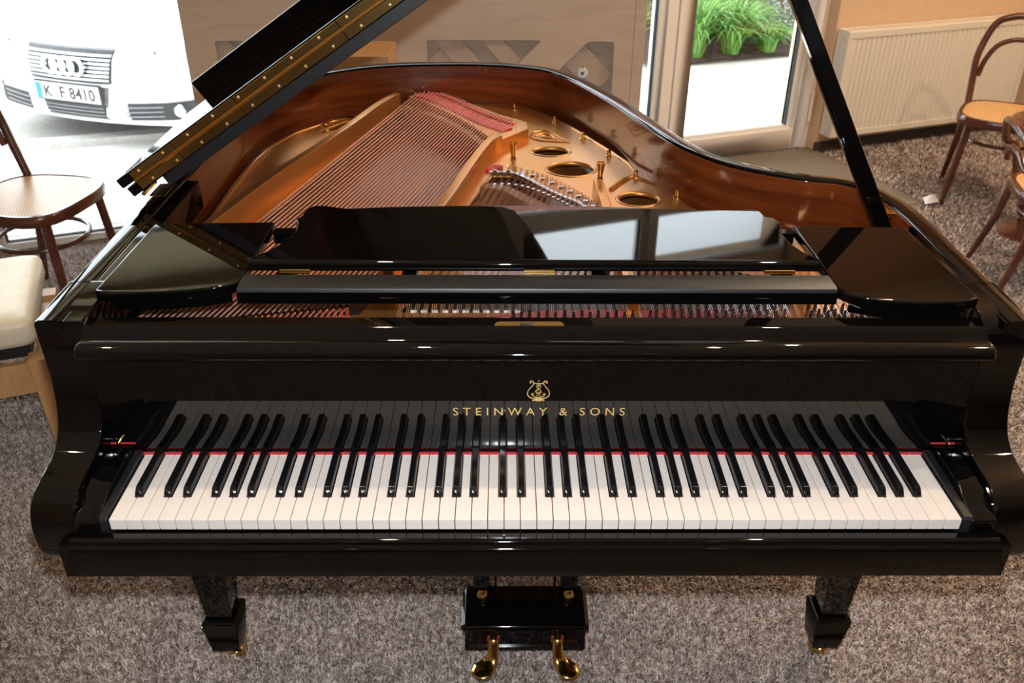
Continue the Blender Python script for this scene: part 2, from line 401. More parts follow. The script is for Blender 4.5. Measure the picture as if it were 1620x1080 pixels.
m = MB(); m.box(0.16, 0.80, 0.008, 0.012, 0.14, 2.05); m.box(0.05, 0.92, 0.018, 0.022, 2.28, 2.60); m.build('pane', GLASS, e)
m = MB(); m.box(0.796, 0.802, -0.012, 0.01, 0.14, 2.05); m.build('gasket', GASKET, e)
m = MB(); m.lathe([(0.009, 0.0), (0.009, 0.16)], (0.925, -0.042, 0.16), 12); m.lathe([(0.009, 0.0), (0.009, 0.16)], (0.925, -0.042, 1.8), 12); m.build('hinge', FRAMEM, e)
m = MB(); m.box(0.085, 0.115, -0.045, -0.035, 0.95, 1.12); m.tube([(0.10, -0.045, 1.06), (0.10, -0.085, 1.06), (0.13, -0.09, 1.06), (0.22, -0.09, 1.06)], 0.009, 8); m.build('door_handle', CHROME, e)
tag(wbox(MB(), TL, 4.05, 0.06, 0.25, -0.06, -0.005).build('trim_1', KERBM), kind='structure')

# cream roller blinds added out of view, a guess for the music shelf's beige reflection
def blind_mat():
    m = bpy.data.materials.new('cream_blind_fabric'); m.use_nodes = True; n, l = m.node_tree.nodes, m.node_tree.links; n.clear()
    o = n.new('ShaderNodeOutputMaterial'); a = n.new('ShaderNodeBsdfDiffuse'); b = n.new('ShaderNodeBsdfTranslucent'); x = n.new('ShaderNodeMixShader')
    a.inputs[0].default_value = (0.85, 0.79, 0.63, 1); b.inputs[0].default_value = (0.93, 0.86, 0.68, 1); x.inputs[0].default_value = 0.75
    l.new(a.outputs[0], x.inputs[1]); l.new(b.outputs[0], x.inputs[2]); l.new(x.outputs[0], o.inputs[0]); return m
BLM = blind_mat()
for t0, t1, lb in ((-2.58, -1.38, 'added cream roller blind above the far left window, out of view'), (-1.33, -0.06, 'added cream roller blind above the window left of the car, out of view'), (-0.02, 1.38, 'added cream roller blind above the window showing the car, out of view')):
    e = empty('added_roller_blind', wf(t0, -0.045), PHI, label=lb, cat='blind', group='added cream roller blinds'); W = t1-t0
    m = MB(); m.tube([(0, 0, 2.63), (W, 0, 2.63)], 0.022, 14); m.build('roller', RADM, e)
    m = MB(); m.box(0.01, W-0.01, -0.001, 0.001, 1.95, 2.63); m.build('blind_fabric', BLM, e)
    m = MB(); m.box(0.01, W-0.01, -0.006, 0.006, 1.93, 1.952); m.build('bottom_bar', RADM, e)

# entrance mat
m = wbox(MB(), 2.75, 4.06, -0.92, -0.04, 0.0, 0.010)
tag(m.build('entrance_mat', MATM, bevel=0.003), 'flat olive-grey entrance mat on the carpet in front of the glazed door', 'mat')

# radiator
e = empty('radiator', wf(4.06, -0.11), PHI, label='white panel radiator with vertical ribs mounted under the peach wall', cat='radiator')
LR = 1.27
m = MB(); prof = []
x = 0.03
while x < LR-0.03:
    prof += [(x, -0.088), (x+0.011, -0.088), (x+0.016, -0.081), (x+0.027, -0.081)]; x += 0.0315
prof += [(LR-0.02, -0.088), (LR-0.02, -0.070), (0.02, -0.070)]
m.prism([(0.02, -0.088)]+prof[0:], 0.135, 0.625, lambda u, v, w: (u, v, w)); m.build('ribbed_panel', RADM, e, angle=20)
m = MB(); m.box(0, LR, -0.09, -0.07, 0.105, 0.137); m.box(0, LR, -0.09, -0.07, 0.622, 0.655); m.box(0.0, 0.022, -0.09, -0.07, 0.13, 0.63); m.box(LR-0.022, LR, -0.09, -0.07, 0.13, 0.63); m.build('panel_border', RADM, e, bevel=0.003)
for s in (0, 1):
    m = MB(); x0 = -0.004 if not s else LR; m.box(x0, x0+0.004, -0.09, 0.0, 0.105, 0.66); m.build('side_cover', RADM, e, bevel=0.0015)
m = MB()
for k in range(30): m.box(0.01+k*0.042, 0.04+k*0.042, -0.068, -0.004, 0.652, 0.657)
m.box(0, LR, -0.07, -0.066, 0.64, 0.66); m.box(0, LR, -0.006, 0.0, 0.64, 0.66); m.build('top_grille', RADM, e)
m = MB(); m.box(0.02, LR-0.02, -0.03, -0.01, 0.13, 0.63); m.build('rear_panel', RADM, e)
for z in (0.125, 0.62):
    m = MB(); m.lathe([(0.0, -0.004), (0.009, -0.004), (0.009, 0.002)], (-0.004, -0.055, z), 12, axis='x'); m.build('plug', CHROME, e)

# ceiling downlights
DL = [(-2.3, -1.6), (-0.75, -1.9), (0.9, -1.7), (2.5, -1.3), (-2.3, 0.6), (-0.5, 0.55), (0.95, 0.6), (2.6, 0.9), (3.2, 2.6), (1.5, 1.9)]
LBL = ['recessed warm downlight in the ceiling, %s' % s for s in (
    'behind the camera far to the left', 'behind the camera left of the middle', 'behind the camera right of the middle', 'behind the camera far to the right',
    'above the cream piano bench', 'above the left part of the keyboard', 'above the right part of the keyboard', 'above the bare carpet right of the keyboard', 'above the two bentwood chairs by the radiator', 'above the bent side of the piano')]
base = None
PW = [2, 2, 2, 2, 50, 40, 45, 110, 210, 140]
for (x, y), lb, pw in zip(DL, LBL, PW):
    l_ = add_light('downlight_lamp', 'SPOT', (x, y, CZ-0.01), pw, (1.0, 0.75, 0.50), 0.03); l_.data.spot_size = math.radians(150 if y > 0.6 else 105); l_.data.spot_blend = 0.6
    if base is None:
        base = empty('downlight', (x, y, CZ), label=lb, cat='ceiling light', group='ceiling downlights')
        MB().lathe([(0.036, 0.0), (0.055, 0.0), (0.055, -0.006), (0.036, -0.004)], (0, 0, 0), 24).build('trim_ring', CHROME, base)
        MB().lathe([(0.0, -0.002), (0.036, -0.002), (0.036, -0.001), (0.0, -0.001)], (0, 0, 0), 20).build('bulb', LAMPE, base)
    else:
        dup(base, loc=(x, y, CZ), label=lb)

# carpet pile: shaggy strands, nobody could count them
def carpet():
    rng = np.random.default_rng(4)
    def region(n, x0, x1, y0, y1, L, w):
        xy = np.stack([rng.uniform(x0, x1, n), rng.uniform(y0, y1, n)], 1)
        rel = xy - W0; t = rel @ WT; off = rel @ WN
        ok = (off < -0.13) & (t < TR-0.02) & ~((t > 2.74) & (t < 4.07) & (off > -0.93)); xy = xy[ok]; n = len(xy)
        a = rng.uniform(0, 2*math.pi, n); lean = rng.uniform(0.4, 1.25, n)
        l = L*rng.uniform(0.7, 1.3, n)
        d = np.stack([np.cos(a), np.sin(a)], 1); s = np.stack([-np.sin(a), np.cos(a)], 1)*w
        z0 = np.full((n, 1), -0.002)
        b0 = np.hstack([xy - s, z0]); b1 = np.hstack([xy + s, z0])
        mid = xy + d*(l*0.5*np.sin(lean))[:, None]; zm = (l*0.62*np.cos(lean*0.7))[:, None]
        m0 = np.hstack([mid - s*1.1, zm]); m1 = np.hstack([mid + s*1.1, zm])
        tip = xy + d*(l*np.sin(lean))[:, None]; zt = (l*0.75*np.cos(lean))[:, None]+0.002
        tp = np.hstack([tip, zt])
        V = np.stack([b0, b1, m1, m0, tp], 1).reshape(-1, 3); i = np.arange(n)*5
        Q = np.stack([i, i+1, i+2, i+3], 1); T = np.stack([i+3, i+2, i+4], 1)
        return V, Q, T
    parts = [region(330000, -1.75, 1.45, 0.0, 1.2, 0.0135, 0.0011), region(130000, -2.3, 2.0, -0.25, 1.9, 0.016, 0.0014), region(90000, 1.0, 3.2, 1.2, 4.3, 0.019, 0.0020), region(20000, -2.6, 1.0, 1.2, 2.7, 0.020, 0.0020)]
    V = []; loops = []; starts = []; tot = []; k = 0; ls = 0
    for v, q, t in parts:
        V.append(v); loops.append((q+k).ravel()); starts.append(ls + np.arange(len(q))*4); tot.append(np.full(len(q), 4)); ls += q.size
        loops.append((t+k).ravel()); starts.append(ls + np.arange(len(t))*3); tot.append(np.full(len(t), 3)); ls += t.size
        k += len(v)
    V = np.vstack(V); loops = np.concatenate(loops); starts = np.concatenate(starts); tot = np.concatenate(tot)
    me = bpy.data.meshes.new('carpet_pile'); me.vertices.add(len(V)); me.vertices.foreach_set('co', V.ravel())
    me.loops.add(len(loops)); me.loops.foreach_set('vertex_index', loops)
    me.polygons.add(len(starts)); me.polygons.foreach_set('loop_start', starts); me.polygons.foreach_set('loop_total', tot)
    me.update(calc_edges=True); me.validate(); me.materials.append(CARP)
    o = bpy.data.objects.new('carpet_pile', me); COL.objects.link(o)
    tag(o, 'shaggy brown-grey carpet pile covering the whole floor', 'carpet', kind='stuff')
carpet()

# ------------------------------------------------------------------ grand piano
P = empty('grand_piano', label='glossy black grand piano with its lid raised, seen from the keyboard', cat='piano')
OUT = [(0.735, 0.17), (0.735, 0.30), (0.735, 0.45), (0.735, 0.58), (0.724, 0.665), (0.695, 0.735), (0.645, 0.778), (0.575, 0.80), (0.49, 0.845),
       (0.425, 0.91), (0.375, 1.00), (0.325, 1.147), (0.279, 1.298), (0.235, 1.42), (0.18, 1.55), (0.10, 1.67), (-0.01, 1.73), (-0.13, 1.752), (-0.235, 1.752),
       (-0.35, 1.742), (-0.46, 1.71), (-0.57, 1.64), (-0.66, 1.535), (-0.715, 1.40), (-0.735, 1.25), (-0.735, 1.05), (-0.735, 0.85), (-0.735, 0.60), (-0.735, 0.40), (-0.735, 0.17)]
OC = crom(OUT, 6)
def offs(d):   # inward offset of rim contour
    return offset_poly(OC, -d)
def rim_strip(sec, mask=None):
    """sec: list of (inward offset, z); rings along contour"""
    res = []
    offsm = {d: offs(d) for d in {s[0] for s in sec}}
    for i in range(len(OC)):
        if mask and not mask(OC[i]): continue
        res.append([(float(offsm[d][i][0]), float(offsm[d][i][1]), z) for d, z in sec])
    return res
RT = 0.966
m = MB(); m.loft(rim_strip([(0, 0.655), (0, RT-0.008), (0.0025, RT-0.0025), (0.008, RT), (0.034, RT), (0.0385, RT-0.002), (0.040, RT-0.006), (0.040, 0.74), (0.040, 0.655)]))
m.build('rim', LACQ, P, angle=60)
m = MB()
m.loft(rim_strip([(0.0395, 0.961), (0.0435, 0.961), (0.0435, 0.78), (0.0395, 0.78)], lambda q: q[1] > 0.5))
m.build('inner_rim_veneer', MAHO, P)
# black liners of the front part of the inner rim
for s, y1, zb in ((-1, 0.75, 0.905), (1, 0.53, 0.86)):
    m = MB(); m.box(s*0.6905 if s > 0 else -0.695, s*0.695 if s > 0 else -0.665, 0.17, y1, zb, 0.964)
    m.build('inner_rim_liner', LACQ, P, bevel=0.003)
# arms
outp = [(0.30, 0.966), (0.20, 0.966), (0.189, 0.962), (0.181, 0.950), (0.180, 0.93), (0.181, 0.902), (0.177, 0.859), (0.168, 0.818), (0.156, 0.778), (0.135, 0.759), (0.10, 0.752), (0.070, 0.7475), (0.046, 0.744), (0.030, 0.735), (0.019, 0.715), (0.017, 0.69), (0.021, 0.655), (0.034, 0.626), (0.30, 0.626)]
inp = [(0.30, 0.966), (0.165, 0.966), (0.147, 0.962), (0.137, 0.950), (0.140, 0.93), (0.150, 0.902), (0.153, 0.861), (0.146, 0.812), (0.132, 0.784), (0.105, 0.769), (0.08, 0.7685), (0.055, 0.769), (0.015, 0.772), (-0.004, 0.764), (-0.010, 0.745), (-0.012, 0.72), (-0.008, 0.655), (0.005, 0.626), (0.30, 0.626)]
def smooth_prof(p, n=90):
    Q = np.array(p); d = np.r_[0, np.cumsum(np.linalg.norm(np.diff(Q, axis=0), axis=1))]
    U_ = np.array([np.interp(np.linspace(0, d[-1], n), d, Q[:, k]) for k in (0, 1)]).T
    for _ in range(14):
        U_[1:-1] = U_[1:-1]*0.5 + (U_[2:]+U_[:-2])*0.25
    return [tuple(q) for q in U_]
for s in (-1, 1):
    _i, _o = smooth_prof(inp), smooth_prof(outp); _i, _o = [(0.675*a[0]+0.325*b[0], 0.675*a[1]+0.325*b[1]) for a, b in zip(_i, _o)], [(0.325*a[0]+0.675*b[0], 0.325*a[1]+0.675*b[1]) for a, b in zip(_i, _o)]
    m = MB(); rings = []
    for tt in (0, 1):
        x = s*(0.663 + 0.072*tt); e0 = 0.0
        rings.append([(x, a[0]+(b[0]-a[0])*tt + (e0 if a[0] < 0.25 else 0), a[1]+(b[1]-a[1])*tt - (e0*0.6 if 0.7 < a[1] else 0)) for a, b in zip(_i, _o)])
    m.loft(rings); m.build('arm', LACQ, P, bevel=0.0035, seg=3, angle=40)
# keybed and key slip
m = MB(); m.box(-0.687, 0.687, -0.018, 0.50, 0.641, 0.700); m.build('keybed', LACQ, P, bevel=0.002)
prof = [(-0.003, 0.7135), (-0.016, 0.7150), (-0.021, 0.7145), (-0.0235, 0.7115), (-0.0235, 0.7085), (-0.0265, 0.7075), (-0.030, 0.705), (-0.0315, 0.700), (-0.0315, 0.665), (-0.029, 0.655), (-0.0185, 0.655), (-0.003, 0.655)]
m = MB(); m.prism(prof, -0.664, 0.664, lambda u, v, w: (w, u, v)); m.build('key_slip', LACQ, P, angle=50)
m = MB(); m.box(-0.66, 0.66, 0.02, 0.34, 0.700, 0.712); m.build('key_frame', MAPLE, P)
# white and black keys
KW = 1.225/52; X0 = -0.6125
letters = 'ABCDEFG'; sharp_after = {'A': 0.0022, 'C': -0.0022, 'D': 0.0022, 'F': -0.003, 'G': 0.0}
blacks = {}
for w in range(51):
    L = letters[w % 7]
    if L in sharp_after: blacks[w] = X0+(w+1)*KW+sharp_after[L]
for w in range(52):
    a = X0+w*KW+0.0005; b = X0+(w+1)*KW-0.0005; y0, yn, y1 = 0.0, 0.049, 0.165
    la = blacks[w-1]+0.0068 if (w-1) in blacks else a; rb = blacks[w]-0.0068 if w in blacks else b
    poly = [(a, y0), (b, y0)]
    if rb < b: poly += [(b, yn), (rb, yn), (rb, y1)]
    else: poly += [(b, y1)]
    if la > a: poly += [(la, y1), (la, yn), (a, yn)]
    else: poly += [(a, y1)]
    m = MB(); m.prism(poly, 0.7165, 0.735, lambda u, v, z: (u, v, z)); m.build('white_key', IVORY, P, bevel=0.0009, seg=2)
bk = None
for w, x in blacks.items():
    if bk is None:
        m = MB()
        sec = lambda hw, z: [(-hw, z), (hw, z)]
        rings = [[(-0.0055, y, 0.722), (0.0055, y, 0.722), (0.0052, y, z1-0.002), (0.0042, y, z1), (-0.0042, y, z1), (-0.0052, y, z1-0.002)] for y, z1 in ((0.0495, 0.7365), (0.0505, 0.7395), (0.0565, 0.7465), (0.060, 0.7475), (0.150, 0.7475), (0.165, 0.7475))]
        m.loft(rings); bk = m.build('black_key', EBONY, P, angle=40); bk.location = (x, 0, 0)
    else:
        c = bk.copy(); COL.objects.link(c); c.location = (x, 0, 0)
m = MB(); m.box(-0.618, 0.618, 0.150, 0.1535, 0.733, 0.7378); m.build('key_felt_strip', FELT, P)
# end blocks beside the keys
for s in (-1, 1):
    f = lambda u, v, w: (s*w, u, v)
    m = MB(); m.prism([(0.152, 0.70), (0.152, 0.752), (0.14, 0.755), (0.075, 0.756), (0.050, 0.751), (0.030, 0.741), (0.012, 0.738), (-0.002, 0.734), (-0.003, 0.70)], 0.6262, 0.6625, f); m.build('cheek_block', LACQ, P, bevel=0.0022, seg=3)
    m = MB(); m.prism([(0.152, 0.70), (0.152, 0.744), (0.002, 0.739), (-0.002, 0.735), (-0.002, 0.70)], 0.6145, 0.6258, f); m.build('cheek_block_edge', SATIN, P, bevel=0.001)
    m = MB(); m.box(min(s*0.624, s*0.662), max(s*0.624, s*0.662), 0.1515, 0.153, 0.7545, 0.7570); m.build('felt_edge', FELT, P)
    m = MB(); m.lathe([(0.0, -0.012), (0.0028, -0.012), (0.0028, 0.0)], (s*0.646, 0.1535, 0.762), 10, axis='y'); m.build('fallboard_pin', BRASS, P)
# fallboard with nose
fb = [(0.1540, 0.7425), (0.1545, 0.80), (0.1560, 0.90), (0.1545, 0.9265), (0.1400, 0.9280), (0.1210, 0.9290), (0.1150, 0.9315), (0.1140, 0.936), (0.1180, 0.943), (0.1260, 0.948), (0.1340, 0.9495), (0.1420, 0.9490), (0.1450, 0.9450), (0.150, 0.9445), (0.172, 0.9450), (0.172, 0.7425)]
m = MB(); rings = []
for x, k in ((-0.6615, 0.86), (-0.6595, 0.93), (-0.655, 1.0), (0.655, 1.0), (0.6595, 0.93), (0.6615, 0.86)):
    rings.append([(x, 0.158+(y-0.158)*k if y < 0.150 else y, z if y > 0.15 else 0.9375+(z-0.9375)*k) for y, z in crom(fb, 4, True)])
m.loft(rings)
FB = m.build('fallboard', LACQ, P, angle=55)
flat_mesh('lettering', None, GOLD, FB, 0.0006, text='STEINWAY & SONS', size=0.0205, spacing=1.62, xform=lambda x, y, z: (x*1.0+0.0062, 0.1545-0.0008+z*0.5, y+0.8085))
# lyre emblem on the fallboard
m = MB(); ex, ez, ey = 0.0048, 0.8355, 0.1548
def stroke(pts, r=0.00075):
    m.tube([(ex+a, ey-0.0002, ez+b) for a, b in crom(pts, 5)], r, 5, squash=None)
for s in (-1, 1):
    stroke([(s*0.0008, 0.004), (s*0.006, 0.0035), (s*0.0125, 0.0055), (s*0.0165, 0.011), (s*0.0155, 0.018), (s*0.0110, 0.0245), (s*0.0075, 0.0305), (s*0.0085, 0.0345), (s*0.0120, 0.0350), (s*0.0130, 0.0325), (s*0.0112, 0.0315)], 0.0009)
    stroke([(s*0.0008, 0.0055), (s*0.0045, 0.0065), (s*0.0080, 0.0085), (s*0.0105, 0.0115), (s*0.0085, 0.0125), (s*0.0065, 0.0110)])
for a in (-0.0025, 0.0, 0.0025): stroke([(a, 0.005), (a, 0.018), (a, 0.031)], 0.0003)
stroke([(-0.0068, 0.0310), (0, 0.0308), (0.0068, 0.0310)]); stroke([(0.004, 0.026), (0.000, 0.028), (-0.003, 0.025), (0.0015, 0.0215), (-0.0045, 0.0175), (-0.002, 0.0135), (0.004, 0.015), (0.003, 0.019)], 0.0006)
stroke([(-0.009, 0.0), (-0.004, 0.0015), (0, 0.003), (0.004, 0.0015), (0.009, 0.0)], 0.0011); stroke([(-0.004, 0.0), (0, 0.0), (0.004, 0.0)], 0.0012)
m.lathe([(0, -0.0015), (0.0013, 0), (0, 0.0015)], (ex, ey, ez+0.0355), 8); m.build('lyre_emblem', GOLD, FB)
# front rail behind the fallboard with lock plate
rail = [(0.1735, 0.78), (0.1735, 0.9455), (0.1755, 0.9500), (0.180, 0.9515), (0.2035, 0.9530), (0.2060, 0.9515), (0.2065, 0.948), (0.2065, 0.86), (0.20, 0.78)]
m = MB(); m.prism(rail, -0.664, 0.664, lambda u, v, w: (w, u, v)); RL = m.build('stretcher_rail', LACQ, P, bevel=0.001)
m = MB(); m.prism(arc(0.0335, 0, 0.0085, -math.pi/2, math.pi/2, 8)+arc(-0.0535, 0, 0.0085, math.pi/2, 1.5*math.pi, 8), 0.0, 0.0028, lambda u, v, w: (u, 0.1795+v*0.97, 0.9508+v*0.24+w)); LP = m.build('lock_plate', BRASS, RL, bevel=0.001)
m = MB(); m.box(-0.024, -0.004, 0.1735, 0.1835, 0.9505, 0.9546); m.build('lock_slot', STEEL, RL)
# iron plate (front web + frame) with openings and ring holes
pin_out = [(-0.685, 0.215), (0.688, 0.215), (0.688, 0.60), (0.665, 0.675), (0.62, 0.715), (0.55, 0.745), (0.47, 0.785), (0.40, 0.845), (0.366, 0.898), (0.327, 1.015), (0.284, 1.145), (0.24, 1.249), (0.192, 1.357), (0.149, 1.462), (0.10, 1.551), (0.048, 1.626), (-0.007, 1.680), (-0.084, 1.700), (-0.30, 1.700), (-0.40, 1.66), (-0.48, 1.58), (-0.573, 1.49), (-0.634, 1.40), (-0.675, 1.28), (-0.685, 0.80)]
openA = [(-0.672, 0.324), (-0.655, 0.50), (-0.575, 0.78), (-0.42, 1.40), (-0.345, 1.655), (-0.24, 1.56), (-0.10, 1.30), (-0.278, 0.47), (-0.30, 0.394), (-0.44, 0.368), (-0.56, 0.342)]
openB = [(-0.235, 0.402), (-0.215, 0.445), (-0.165, 0.75), (-0.10, 1.00), (-0.075, 1.085), (-0.03, 1.085), (0.03, 1.02), (0.075, 0.94), (0.115, 0.86), (0.15, 0.78), (0.16, 0.44), (0.16, 0.402)]
openC = [(0.195, 0.41), (0.19, 0.78), (0.26, 0.72), (0.36, 0.63), (0.50, 0.54), (0.50, 0.46), (0.42, 0.41)]
openL = [(-0.56, 1.42), (-0.50, 1.52), (-0.455, 1.54), (-0.475, 1.46)]
HOLES = [(0.072, 1.263, 0.0475, 0.035), (0.1155, 1.132, 0.0575, 0.051), (0.257, 0.934, 0.046, 0.041)]
IP = flat_mesh('iron_plate', [crom(pin_out[3:-1], 4)+[pin_out[-1], pin_out[0], pin_out[1], pin_out[2]], openA, openB, openC, openL]+[circ(*h) for h in HOLES], PLATE, P, 0.006, 0.0015, xform=lambda x, y, z: (x, y, z+0.849))
for cx, cy, rx, ry in HOLES:
    m = MB(); ring = [(math.cos(2*math.pi*i/40), math.sin(2*math.pi*i/40)) for i in range(40)]
    m.loft([[(cx+c*(rx+d), cy+s_*(ry+d), z) for c, s_ in ring] for d, z in ((-0.002, 0.845), (-0.003, 0.850), (0.0, 0.8535), (0.003, 0.8545), (0.006, 0.8535), (0.008, 0.851), (0.008, 0.845))], closed_path=True)
    m.build('hole_ring', PLATE, IP, angle=60)
m = MB()
m.tube([(-0.675, 0.80, 0.853), (-0.677, 1.0, 0.853), (-0.672, 1.18, 0.853), (-0.655, 1.30, 0.853)], [0.006, 0.008, 0.008, 0.003], 8)
m.tube([(-0.655, 1.30, 0.851), (-0.62, 1.41, 0.851), (-0.56, 1.495, 0.851), (-0.50, 1.56, 0.851)], 0.003, 6)
m.build('plate_ridge', PLATE, IP, angle=60)
m = MB()
m.tube([(0.14, 1.462, 0.852), (0.185, 1.357, 0.852), (0.232, 1.249, 0.852), (0.262, 1.16, 0.852), (0.27, 1.10, 0.852)], 0.0045, 6)
m.tube([(0.335, 1.0, 0.852), (0.29, 1.05, 0.852), (0.262, 1.08, 0.852), (0.235, 1.05, 0.854), (0.20, 0.99, 0.854)], [0.003, 0.005, 0.006, 0.006, 0.006], 6)
m.build('plate_rib', PLATE, IP, angle=60)
# cast emblem on the plate
m = MB()
def st2(pts, r=0.0022): m.tube([(a, b, 0.853) for a, b in crom(pts, 4)], r, 5)
st2([(0.03, 1.42), (0.02, 1.38), (0.045, 1.35), (0.10, 1.338), (0.125, 1.335)]); st2([(0.03, 1.42), (0.06, 1.435), (0.085, 1.41), (0.105, 1.37), (0.125, 1.335)])
st2([(0.045, 1.40), (0.06, 1.375), (0.085, 1.37), (0.07, 1.395), (0.05, 1.385), (0.065, 1.365)]); st2([(0.035, 1.39), (0.06, 1.41), (0.08, 1.395), (0.09, 1.36)])
m.build('cast_emblem', PLATE, IP)
# struts
def strut(name, pts, w, z0, z1, w2=None):
    C2 = crom(pts, 5); Lf = offset_poly(C2, w/2); Rt_ = offset_poly(C2, -w/2); m = MB()
    n = len(C2); zz = lambda i, z: z[0]+(z[1]-z[0])*i/(n-1) if isinstance(z, tuple) else z
    m.loft([[(Lf[i][0], Lf[i][1], z0), (Lf[i][0], Lf[i][1], zz(i, z1)), (Rt_[i][0], Rt_[i][1], zz(i, z1)), (Rt_[i][0], Rt_[i][1], z0)] for i in range(n)])
    return m.build(name, PLATE, IP, bevel=0.003, seg=2, angle=40)
strut('plate_strut', [(-0.672, 0.52), (-0.632, 0.707), (-0.575, 0.942), (-0.514, 1.14), (-0.452, 1.346), (-0.405, 1.524), (-0.362, 1.64)], 0.020, 0.845, 0.903)
strut('plate_strut', [(-0.26, 0.50), (-0.184, 0.787), (-0.128, 1.06), (-0.090, 1.225), (-0.062, 1.280)], 0.022, 0.840, (0.898, 0.893))
strut('plate_strut', [(0.177, 0.40), (0.172, 0.70), (0.165, 0.96)], 0.022, 0.845, 0.892)
strut('plate_strut', [(0.44, 0.25), (0.475, 0.55), (0.50, 0.70)], 0.014, 0.845, 0.885)
# raised bass hitch plate
hp = [(-0.335, 1.675), (-0.305, 1.712), (-0.237, 1.712), (-0.15, 1.61), (-0.06, 1.495), (0.014, 1.425), (0.016, 1.365), (-0.062, 1.268), (-0.085, 1.285), (-0.13, 1.385), (-0.187, 1.485), (-0.246, 1.572), (-0.30, 1.640)]
flat_mesh('bass_hitch_plate', [hp], PLATE, IP, 0.034, 0.003, xform=lambda x, y, z: (x, y, z+0.8645))
# felt strips
def strip(name, pts, w, z0, z1, mat, par, n=4):
    C2 = crom(pts, n); a = offset_poly(C2, w/2); b = offset_poly(C2, -w/2); m = MB()
    m.loft([[(a[i][0], a[i][1], z0), (a[i][0], a[i][1], z1), (b[i][0], b[i][1], z1), (b[i][0], b[i][1], z0)] for i in range(len(C2))])
    return m.build(name, mat, par, angle=40)
lowf = [(-0.305, 1.684), (-0.265, 1.652), (-0.205, 1.572), (-0.148, 1.482), (-0.095, 1.405), (-0.042, 1.345)]
strip('red_felt', lowf, 0.040, 0.881, 0.8855, FELT, IP)
upf = [(-0.275, 1.692), (-0.225, 1.668), (-0.175, 1.600), (-0.125, 1.520), (-0.075, 1.455), (-0.022, 1.395)]
strip('red_felt', upf, 0.014, 0.881, 0.8875, FELT, IP)
strip('red_felt', [(-0.36, 1.66), (-0.29, 1.60), (-0.227, 1.50), (-0.15, 1.38)], 0.03, 0.80, 0.812, FELT, IP)
strip('red_felt', [(-0.085, 1.105), (-0.075, 1.125), (-0.055, 1.135)], 0.02, 0.852, 0.860, FELT, IP)
strip('red_felt', [(-0.50, 0.330), (-0.42, 0.343), (-0.36, 0.355), (-0.312, 0.364)], 0.034, 0.851, 0.858, FELT, IP)
m = MB(); n_dots = 12
strip('red_felt', [(-0.16, 0.336), (-0.10, 0.350), (-0.02, 0.372), (0.05, 0.382), (0.165, 0.386)], 0.038, 0.851, 0.857, FELT, IP)
strip('red_felt', [(0.190, 0.385), (0.30, 0.388), (0.41, 0.390)], 0.040, 0.851, 0.857, FELT, IP)
# soundboard, pin block, bridges
sb = [(float(a), float(b)) for (a, b), q in zip(offs(0.038), OC) if q[1] > 0.45]
flat_mesh('soundboard', [[(0.69, 0.30)]+sb+[(-0.69, 0.30)]], SOUND, P, 0.010, xform=lambda x, y, z: (x, y, z+0.795))
m = MB(); m.box(-0.69, 0.69, 0.207, 0.335, 0.76, 0.8455); m.build('pin_block', MAPLE, P)
strip('bass_bridge', [(-0.335, 1.62), (-0.275, 1.560), (-0.19, 1.45), (-0.125, 1.33), (-0.09, 1.24)], 0.022, 0.80, 0.868, MAPLE, P)
strip('treble_bridge', [(-0.10, 1.00), (-0.045, 0.975), (-0.002, 0.915), (0.04, 0.865), (0.10, 0.79), (0.20, 0.69), (0.33, 0.60), (0.46, 0.52)], 0.028, 0.80, 0.862, MAPLE, P)
strip('duplex_bar', [(-0.085, 1.088), (-0.03, 1.085), (0.008, 1.043), (0.046, 0.985), (0.085, 0.932), (0.124, 0.885), (0.15, 0.80)], 0.010, 0.853, 0.8615, STEEL, P)
# strings
def spath(pts, n):
    Q = np.array(crom(pts, 30)); d = np.r_[0, np.cumsum(np.linalg.norm(np.diff(Q, axis=0), axis=1))]; s = np.linspace(0, d[-1], n)
    return [tuple(float(np.interp(v, d, Q[:, k])) for k in range(Q.shape[1])) for v in s]
NB = 34
hb = spath([(-0.312, 1.680), (-0.278, 1.695), (-0.233, 1.680), (-0.193, 1.633), (-0.144, 1.550), (-0.098, 1.488), (-0.045, 1.418), (-0.010, 1.385)], NB)
bb = spath([(-0.318, 1.655), (-0.246, 1.585), (-0.187, 1.500), (-0.130, 1.396), (-0.078, 1.290)], NB)
pinsB = spath([(-0.672, 0.285), (-0.56, 0.290), (-0.45, 0.298), (-0.345, 0.305)], NB)
agrB = spath([(-0.668, 0.320), (-0.56, 0.334), (-0.44, 0.359), (-0.318, 0.385)], NB)
for k in range(NB):
    m = MB(); a, b, g, h = pinsB[k], agrB[k], bb[k], hb[k]
    rr = 0.0019-0.0007*k/NB
    m.tube([(*b, 0.872), (*g, 0.8865)], rr, 6); m.tube([(a[0], a[1], 0.866), (*b, 0.872)], rr*0.9, 6); m.tube([(*g, 0.8865), (h[0], h[1], 0.889)], rr*0.6, 5)
    m.build('bass_string', COPPER, P)
hpm = MB().lathe([(0.0, 0.0), (0.0014, 0.0), (0.0014, 0.013), (0.0, 0.014)], (0, 0, 0.881), 6)
h0 = hpm.build('hitch_pin', STEEL, P); h0.location = (hb[0][0], hb[0][1], 0)
for k in range(1, NB):
    c = h0.copy(); COL.objects.link(c); c.location = (hb[k][0], hb[k][1], 0)
m = MB()
for k in range(NB):
    x, y = bb[k]; m.lathe([(0.0012, 0.0), (0.0012, 0.012)], (x-0.003, y, 0.872), 5); m.lathe([(0.0012, 0.0), (0.0012, 0.012)], (x+0.002, y-0.008, 0.872), 5)
tag(m.build('bridge_pin', STEEL, P), kind='stuff')
NT = 60; IN3 = [-0.0032, 0.0, 0.0032]
